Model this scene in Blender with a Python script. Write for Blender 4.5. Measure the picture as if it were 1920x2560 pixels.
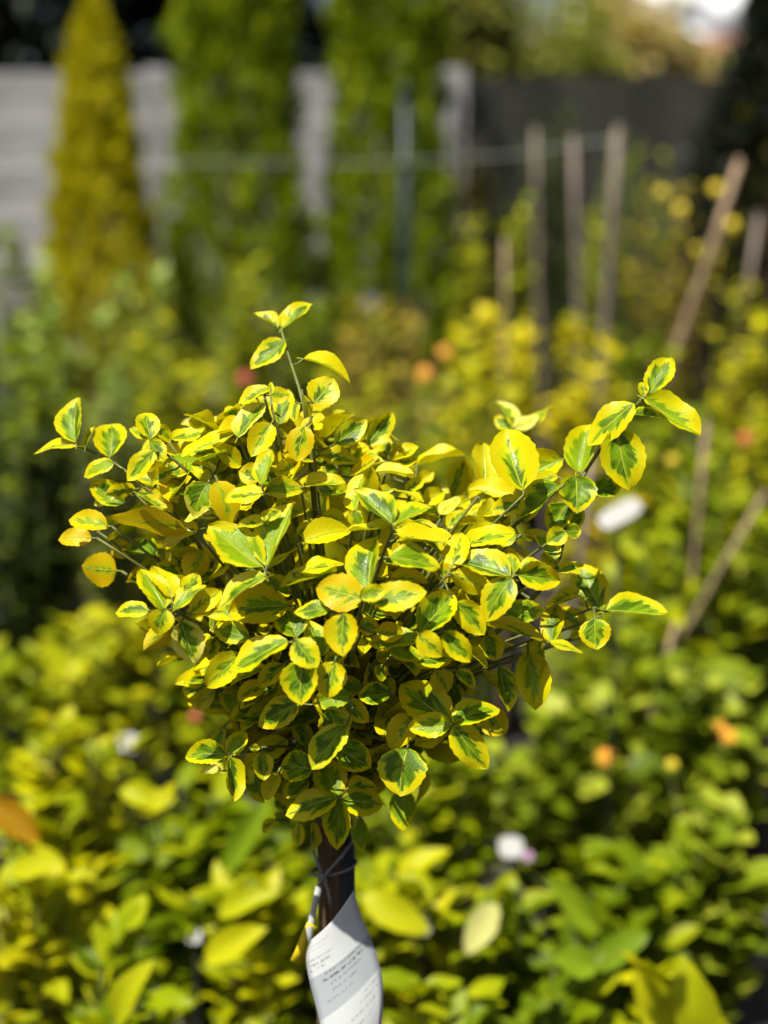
import bpy, math, random
import numpy as np
from mathutils import Vector, Matrix
R = math.radians
random.seed(11); rng = np.random.default_rng(11)
for o in list(bpy.data.objects): bpy.data.objects.remove(o)
scn = bpy.context.scene
col = scn.collection

# ------------------------------------------------------------------ camera
CAM = Vector((0.0, -1.25, 1.45)); PITCH = math.atan(780/3750)
cd = bpy.data.cameras.new('camera'); cam = bpy.data.objects.new('camera', cd); col.objects.link(cam)
cam.location = CAM; cam.rotation_euler = (math.pi/2 - PITCH, 0, 0)
cd.sensor_fit = 'VERTICAL'; cd.sensor_height = 36.0; cd.lens = 36*3750/2560
cd.clip_start = 0.05; cd.clip_end = 900
cd.dof.use_dof = True; cd.dof.focus_distance = 1.175; cd.dof.aperture_fstop = cd.lens/23.5
scn.camera = cam
# ------------------------------------------------------------------ light
SUN = Vector((-0.26, -0.31, 0.915)).normalized()
sl = bpy.data.lights.new('sun', 'SUN'); sl.energy = 5.0; sl.angle = R(0.5); sl.color = (1, .95, .86)
so = bpy.data.objects.new('sun', sl); col.objects.link(so); so.rotation_euler = SUN.to_track_quat('Z', 'Y').to_euler()
so.location = SUN*40
w = bpy.data.worlds.new('World'); scn.world = w; w.use_nodes = True
nt = w.node_tree; bg = nt.nodes['Background']
sky = nt.nodes.new('ShaderNodeTexSky'); sky.sky_type = 'NISHITA'; sky.sun_disc = False
sky.sun_elevation = math.asin(SUN.z); sky.sun_rotation = math.atan2(SUN.x, SUN.y)
sky.air_density = 1.0; sky.dust_density = 4.0
nt.links.new(sky.outputs[0], bg.inputs[0]); bg.inputs[1].default_value = 0.05
scn.view_settings.view_transform = 'Standard'; scn.view_settings.look = 'None'
scn.view_settings.exposure = 0.6; scn.view_settings.gamma = 1.0
scn.render.engine = 'CYCLES'
scn.cycles.use_denoising = True
scn.cycles.max_bounces = 5; scn.cycles.diffuse_bounces = 1; scn.cycles.transmission_bounces = 3; scn.cycles.transparent_max_bounces = 8
scn.cycles.sample_clamp_indirect = 6

# ------------------------------------------------------------------ helpers
def tag(o, label=None, cat=None, group=None, kind=None):
    if label: o['label'] = label
    if cat: o['category'] = cat
    if group: o['group'] = group
    if kind: o['kind'] = kind
    return o
def empty(name, loc, label, cat, group=None):
    o = bpy.data.objects.new(name, None); col.objects.link(o); o.location = loc; o.empty_display_size = .05
    return tag(o, label, cat, group)
def link(name, me, mat, parent=None):
    if mat is not None and not me.materials: me.materials.append(mat)
    o = bpy.data.objects.new(name, me); col.objects.link(o)
    if parent is not None:
        o.parent = parent; o.matrix_parent_inverse = Matrix.Translation(parent.location).inverted()
    return o
def mesh(name, v, f, smooth=True, uv=None, attrs=None):
    me = bpy.data.meshes.new(name)
    me.from_pydata([tuple(p) for p in v], [], [tuple(q) for q in f]); 
    if smooth: me.polygons.foreach_set('use_smooth', [True]*len(me.polygons))
    if uv is not None:
        l = me.uv_layers.new(name='UVMap'); idx = np.zeros(len(me.loops), dtype=np.int32); me.loops.foreach_get('vertex_index', idx)
        l.data.foreach_set('uv', np.asarray(uv, dtype=np.float32)[idx].ravel())
    for k, a in (attrs or {}).items():
        at = me.attributes.new(k, 'FLOAT', 'POINT'); at.data.foreach_set('value', np.asarray(a, dtype=np.float32))
    me.update(); return me
class MB:
    def __init__(s): s.v = []; s.f = []
    def box(s, c, d, M=None):
        n = len(s.v)
        for z in (-1, 1):
            for y in (-1, 1):
                for x in (-1, 1):
                    p = Vector((x*d[0]/2, y*d[1]/2, z*d[2]/2))
                    if M is not None: p = M @ p
                    s.v.append(Vector(c)+p)
        for q in ((0,2,3,1),(4,5,7,6),(0,1,5,4),(2,6,7,3),(0,4,6,2),(1,3,7,5)): s.f.append(tuple(n+i for i in q))
        return s
    def tube(s, pts, rad, seg=8, cap=True):
        pts = [Vector(p) for p in pts]; n0 = len(s.v); k = len(pts)
        if not hasattr(rad, '__len__'): rad = [rad]*k
        ref = Vector((0.31, 0.9, 0.17)).normalized()
        for i, p in enumerate(pts):
            t = (pts[min(i+1, k-1)]-pts[max(i-1, 0)])
            t = t.normalized() if t.length > 1e-9 else Vector((0,0,1))
            a = t.cross(ref)
            if a.length < .1: a = t.cross(Vector((1,0,0)))
            a.normalize(); b = t.cross(a)
            for j in range(seg):
                th = 2*math.pi*j/seg
                s.v.append(p+(a*math.cos(th)+b*math.sin(th))*rad[i])
        for i in range(k-1):
            for j in range(seg):
                a0 = n0+i*seg+j; a1 = n0+i*seg+(j+1) % seg
                s.f.append((a0, a1, a1+seg, a0+seg))
        if cap:
            s.f.append(tuple(n0+j for j in range(seg))[::-1]); s.f.append(tuple(n0+(k-1)*seg+j for j in range(seg)))
        return s
    def build(s, name, mat, parent=None, smooth=True): return link(name, mesh(name, s.v, s.f, smooth), mat, parent)

# ------------------------------------------------------------------ materials
def newmat(name):
    m = bpy.data.materials.new(name); m.use_nodes = True; n = m.node_tree; n.nodes.clear()
    out = n.nodes.new('ShaderNodeOutputMaterial'); return m, n, out
def N(n, t, **kw):
    x = n.nodes.new(t)
    for k, v in kw.items(): setattr(x, k, v)
    return x
class G:
    """small node-math helper"""
    def __init__(s, n): s.n = n
    def m(s, op, a, b=None, c=None, clamp=False):
        x = N(s.n, 'ShaderNodeMath', operation=op); x.use_clamp = clamp
        for i, v in enumerate((a, b, c)):
            if v is None: continue
            if isinstance(v, (int, float)): x.inputs[i].default_value = v
            else: s.n.links.new(v, x.inputs[i])
        return x.outputs[0]
    def ss(s, v, lo, hi):
        x = N(s.n, 'ShaderNodeMapRange', interpolation_type='SMOOTHSTEP')
        s.n.links.new(v, x.inputs[0])
        for i, q in ((1, lo), (2, hi)):
            if isinstance(q, (int, float)): x.inputs[i].default_value = q
            else: s.n.links.new(q, x.inputs[i])
        return x.outputs[0]
    def noise(s, vec, scale, w=None, detail=2.0, rough=.5):
        x = N(s.n, 'ShaderNodeTexNoise', noise_dimensions='4D')
        s.n.links.new(vec, x.inputs['Vector']); x.inputs['Scale'].default_value = scale
        x.inputs['Detail'].default_value = detail; x.inputs['Roughness'].default_value = rough
        if w is not None: s.n.links.new(w, x.inputs['W'])
        return x.outputs[0]
    def mix(s, f, a, b):
        x = N(s.n, 'ShaderNodeMix', data_type='RGBA')
        for i, v in ((0, f), (6, a), (7, b)):
            if isinstance(v, (int, float)): x.inputs[i].default_value = v
            elif isinstance(v, tuple): x.inputs[i].default_value = (*v, 1)
            else: s.n.links.new(v, x.inputs[i])
        return x.outputs[2]
    def xyz(s, x, y, z=0.0):
        c = N(s.n, 'ShaderNodeCombineXYZ')
        for i, v in enumerate((x, y, z)):
            if isinstance(v, (int, float)): c.inputs[i].default_value = v
            else: s.n.links.new(v, c.inputs[i])
        return c.outputs[0]

def leaf_shader(n, out, colr, trans, tcol, rough, bump=None, spec=.5):
    p = N(n, 'ShaderNodeBsdfPrincipled'); p.inputs['Roughness'].default_value = rough
    p.inputs['Specular IOR Level'].default_value = spec
    n.links.new(colr, p.inputs['Base Color'])
    t = N(n, 'ShaderNodeBsdfTranslucent'); n.links.new(tcol, t.inputs[0])
    mx = N(n, 'ShaderNodeMixShader'); mx.inputs[0].default_value = trans
    n.links.new(p.outputs[0], mx.inputs[1]); n.links.new(t.outputs[0], mx.inputs[2]); n.links.new(mx.outputs[0], out.inputs[0])
    if bump is not None:
        b = N(n, 'ShaderNodeBump'); b.inputs['Strength'].default_value = .5; b.inputs['Distance'].default_value = .0012
        n.links.new(bump, b.inputs['Height']); n.links.new(b.outputs[0], p.inputs['Normal'])
    return p

def variegated():
    m, n, out = newmat('variegated_leaf'); g = G(n)
    uv = N(n, 'ShaderNodeUVMap'); sp = N(n, 'ShaderNodeSeparateXYZ'); n.links.new(uv.outputs[0], sp.inputs[0])
    u = g.m('MULTIPLY_ADD', sp.outputs[0], 2.0, -1.0); t = sp.outputs[1]; au = g.m('ABSOLUTE', u)
    oi = N(n, 'ShaderNodeObjectInfo'); sc = N(n, 'ShaderNodeSeparateColor'); n.links.new(oi.outputs['Color'], sc.inputs[0])
    ga = N(n, 'ShaderNodeAttribute', attribute_name='green'); sa = N(n, 'ShaderNodeAttribute', attribute_name='seed')
    green = g.m('ADD', sc.outputs[0], ga.outputs['Fac']); warm = sc.outputs[1]
    seed = g.m('MULTIPLY_ADD', sc.outputs[2], 40.0, sa.outputs['Fac'])
    side = g.m('MULTIPLY', g.m('SIGN', u), 3.7)
    s = g.m('MULTIPLY_ADD', au, -0.42, t)                       # chevron coordinate along the side veins
    jag = g.noise(g.xyz(g.m('MULTIPLY', s, 7.0), g.m('MULTIPLY', au, .8), side), 1.0, seed, 1.0)
    fine = g.noise(g.xyz(g.m('MULTIPLY', s, 26.0), g.m('MULTIPLY', au, 7.0), side), 1.0, seed, 2.0)
    # how far from the midrib the green reaches
    reach = g.m('MULTIPLY', green, g.ss(t, 1.0, .55))
    reach = g.m('ADD', reach, g.m('MULTIPLY', g.m('SUBTRACT', jag, .5), 1.15))
    reach = g.m('ADD', reach, g.m('MULTIPLY', g.m('SUBTRACT', fine, .5), .34))
    reach = g.m('ADD', reach, -.02)
    dd = g.m('SUBTRACT', reach, au)
    gm = g.ss(dd, -.05, .085)
    gm = g.m('MULTIPLY', gm, g.ss(au, 1.0, .86)); gm = g.m('MULTIPLY', gm, g.ss(t, .995, .9))
    inner = g.ss(g.noise(g.xyz(g.m('MULTIPLY', s, 4.5), g.m('MULTIPLY', au, 1.5), side), 1.0, g.m('ADD', seed, 9.0), 1.0), .40, .60)
    # colours
    yel = g.mix(g.ss(warm, .45, 1.0), (.66, .585, .002), (.68, .44, .002))
    yel = g.mix(g.ss(warm, .45, 0.0), yel, (.74, .69, .14))  # cream margins, partly sun glare put into the leaf colour
    blot = g.noise(g.xyz(g.m('MULTIPLY', u, 2.0), g.m('MULTIPLY', t, 3.0)), 1.3, seed, 3.0)
    yel = g.mix(g.m('MULTIPLY', g.ss(blot, .45, .75), .5), yel, (.58, .60, .003))
    gr = g.mix(inner, (.06, .135, .003), (.20, .34, .004))
    young = g.ss(g.noise(g.xyz(seed, 0.0), .9, seed, 0.0), .5, .62)
    gr = g.mix(g.m('MULTIPLY', young, .6), gr, (.30, .44, .006))
    gr = g.mix(g.m('MULTIPLY', g.ss(fine, .5, .8), .35), gr, (.32, .42, .008))
    halo = g.m('MULTIPLY', g.ss(g.m('ADD', dd, g.m('MULTIPLY', g.m('SUBTRACT', blot, .5), .7)), -.34, -.06), .75)
    yel = g.mix(halo, yel, (.46, .54, .004))
    c = g.mix(gm, yel, gr)
    # veins
    lat = g.m('ABSOLUTE', g.m('SUBTRACT', g.m('FRACT', g.m('MULTIPLY_ADD', g.m('ADD', s, g.m('MULTIPLY', side, .012)), 6.5, g.m('MULTIPLY', jag, .6))), .5))
    latv = g.m('MULTIPLY', g.ss(lat, .07, .0), g.ss(au, .9, .1))
    mid = g.ss(au, g.m('MULTIPLY_ADD', t, -.05, .075), .0)
    vein = g.m('MAXIMUM', mid, g.m('MULTIPLY', latv, .38))
    c = g.mix(g.m('MULTIPLY', vein, .85), c, (.62, .64, .06))
    spots = g.ss(g.noise(g.xyz(g.m('MULTIPLY', u, 5.0), g.m('MULTIPLY', t, 9.0)), 1.0, g.m('ADD', seed, 21.0), 3.0, .6), .70, .76)
    c = g.mix(g.m('MULTIPLY', spots, .75), c, (.22, .12, .02))
    tc = g.mix(.35, c, (.78, .64, .0))
    tc = g.mix(gm, tc, g.mix(.5, gr, (.20, .32, .0)))
    rel = g.noise(g.xyz(g.m('MULTIPLY', u, 16.0), g.m('MULTIPLY', t, 26.0)), 1.0, seed, 2.0)
    h = g.m('ADD', g.m('MULTIPLY', rel, .5), g.m('MULTIPLY', vein, -.9))
    p = leaf_shader(n, out, c, .30, tc, .25, h, .20)
    n.links.new(g.m('MULTIPLY_ADD', g.ss(blot, .3, .7), .28, .17), p.inputs['Roughness'])
    return m
M_LEAF = variegated()

def simple_leaf(name, c1, c2, c3, trans=.35, rough=.42, spec=.16):
    m, n, out = newmat(name); g = G(n)
    a = N(n, 'ShaderNodeAttribute', attribute_name='seed'); oi = N(n, 'ShaderNodeObjectInfo')
    v = g.m('FRACT', g.m('ADD', a.outputs['Fac'], oi.outputs['Random']))
    r = N(n, 'ShaderNodeValToRGB'); e = r.color_ramp.elements
    e[0].color = (*c1, 1); e[1].color = (*c3, 1); x = e.new(.5); x.color = (*c2, 1)
    n.links.new(v, r.inputs[0])
    tcx = N(n, 'ShaderNodeTexCoord'); no = g.noise(tcx.outputs['Object'], 60.0, None, 2.0)
    c = g.mix(g.m('MULTIPLY', no, .35), r.outputs[0], tuple(q*.6 for q in c2))
    tc = g.mix(.4, c, (min(1, c2[0]*1.5), min(1, c2[1]*1.4), c2[2]*.2))
    leaf_shader(n, out, c, trans, tc, rough, None, spec); return m
def solid(name, c, rough=.6, var=.25, scale=30.0, spec=.4, bump=0.0, stretch=None):
    m, n, out = newmat(name); g = G(n); tcx = N(n, 'ShaderNodeTexCoord'); vec = tcx.outputs['Object']
    if stretch:
        mp = N(n, 'ShaderNodeMapping'); mp.inputs['Scale'].default_value = stretch; n.links.new(vec, mp.inputs[0]); vec = mp.outputs[0]
    no = g.noise(vec, scale, None, 4.0, .6)
    cc = g.mix(g.ss(no, .3, .7), tuple(q*(1-var) for q in c), tuple(min(1, q*(1+var)) for q in c))
    p = N(n, 'ShaderNodeBsdfPrincipled'); p.inputs['Roughness'].default_value = rough; p.inputs['Specular IOR Level'].default_value = spec
    n.links.new(cc, p.inputs['Base Color']); n.links.new(p.outputs[0], out.inputs[0])
    if bump:
        b = N(n, 'ShaderNodeBump'); b.inputs['Strength'].default_value = bump; b.inputs['Distance'].default_value = .003
        n.links.new(no, b.inputs['Height']); n.links.new(b.outputs[0], p.inputs['Normal'])
    return m
M_BARK = solid('bark', (.115, .07, .035), .8, .45, 90, .2, .7, (1, 1, .25))
M_TWIG = solid('green_twig', (.13, .15, .03), .55, .3, 60)
M_BLACK = solid('black_plastic', (.012, .012, .012), .45, .2, 20)
M_SOIL = solid('soil', (.045, .032, .022), .95, .5, 60, .1, .8)
M_STRING = solid('string', (.23, .215, .20), .8, .25, 400, .1)
M_WOOD = solid('cane_wood', (.34, .24, .15), .7, .25, 14, .3, .3, (6, 6, 1))
M_WOODG = solid('weathered_wood', (.24, .19, .16), .75, .25, 14, .3, .3, (6, 6, 1))
M_WHITE = solid('white_plastic', (.40, .40, .38), .4, .04, 20)

# ------------------------------------------------------------------ leaf meshes
def leaf_grid(nt_=12, nu=6, fold=.25, curl=.15, wave=.03, tip=1.0, seed=0, pet=True):
    """unit leaf: length 1 along +Y, half width .5 along X, normal +Z"""
    r = random.Random(seed); ph = r.uniform(0, 6.28); V = []; U = []; Fc = []
    side = r.uniform(-.06, .06); tw = r.uniform(-.15, .15)
    for i in range(nt_+1):
        t = i/nt_
        q = t**(.80+.25*tip*.3)
        wdt = (math.sin(math.pi*min(1, q))**.62)*(1-.06*t)
        if i == 0: wdt = .05
        if i == nt_: wdt = .015
        for j in range(nu+1):
            v = -1+2*j/nu
            x = v*.5*wdt
            if abs(v) > .99 and 0 < i < nt_: x *= 1+(.035 if i % 2 else -.03)+r.uniform(-.015, .015)
            z = abs(v)**1.3*.5*wdt*fold - curl*t*t + wave*math.sin(ph+t*9+v*2.2)*abs(v)**2 + tw*v*.3*t*wdt
            z += .02*math.sin(ph+t*5)
            V.append((x+side*math.sin(t*3), t, z)); U.append((.5+.5*v, t))
    for i in range(nt_):
        for j in range(nu):
            a = i*(nu+1)+j; Fc.append((a, a+1, a+nu+2, a+nu+1))
    if pet:
        n0 = len(V)
        for y, rr in ((-.13, .016), (.06, .013)):
            for k in range(3):
                th = 2.09*k; V.append((rr*math.cos(th), y, -.012+rr*math.sin(th)-(.02 if y < 0 else 0))); U.append((.5, .1))
        for k in range(3):
            a = n0+k; b = n0+(k+1) % 3; Fc.append((a, b, b+3, a+3))
    return V, Fc, U
VARS = []
for i in range(36):
    r = random.Random(100+i)
    VARS.append(leaf_grid(13, 6, r.uniform(.05, .5), r.uniform(-.05, .30), r.uniform(.01, .05), r.uniform(0, 1.5), i))
VMESH = [mesh('leaf', V, Fc, True, U, {'seed': [i*1.37]*len(V), 'green': [0]*len(V)}) for i, (V, Fc, U) in enumerate(VARS)]
for me in VMESH: me.materials.append(M_LEAF)
def frame(B, T, n, W):
    B = Vector(B); a = Vector(T)-B; L = a.length; a.normalize(); n = Vector(n)
    n = (n-a*n.dot(a)).normalized(); x = a.cross(n)
    return Matrix(((x.x*W, a.x*L, n.x*L, B.x), (x.y*W, a.y*L, n.y*L, B.y), (x.z*W, a.z*L, n.z*L, B.z), (0, 0, 0, 1)))
def put(name, me, mx, parent):
    o = bpy.data.objects.new(name, me); col.objects.link(o); o.parent = parent
    o.matrix_parent_inverse = Matrix.Translation(parent.location).inverted(); o.matrix_basis = mx; return o

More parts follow.
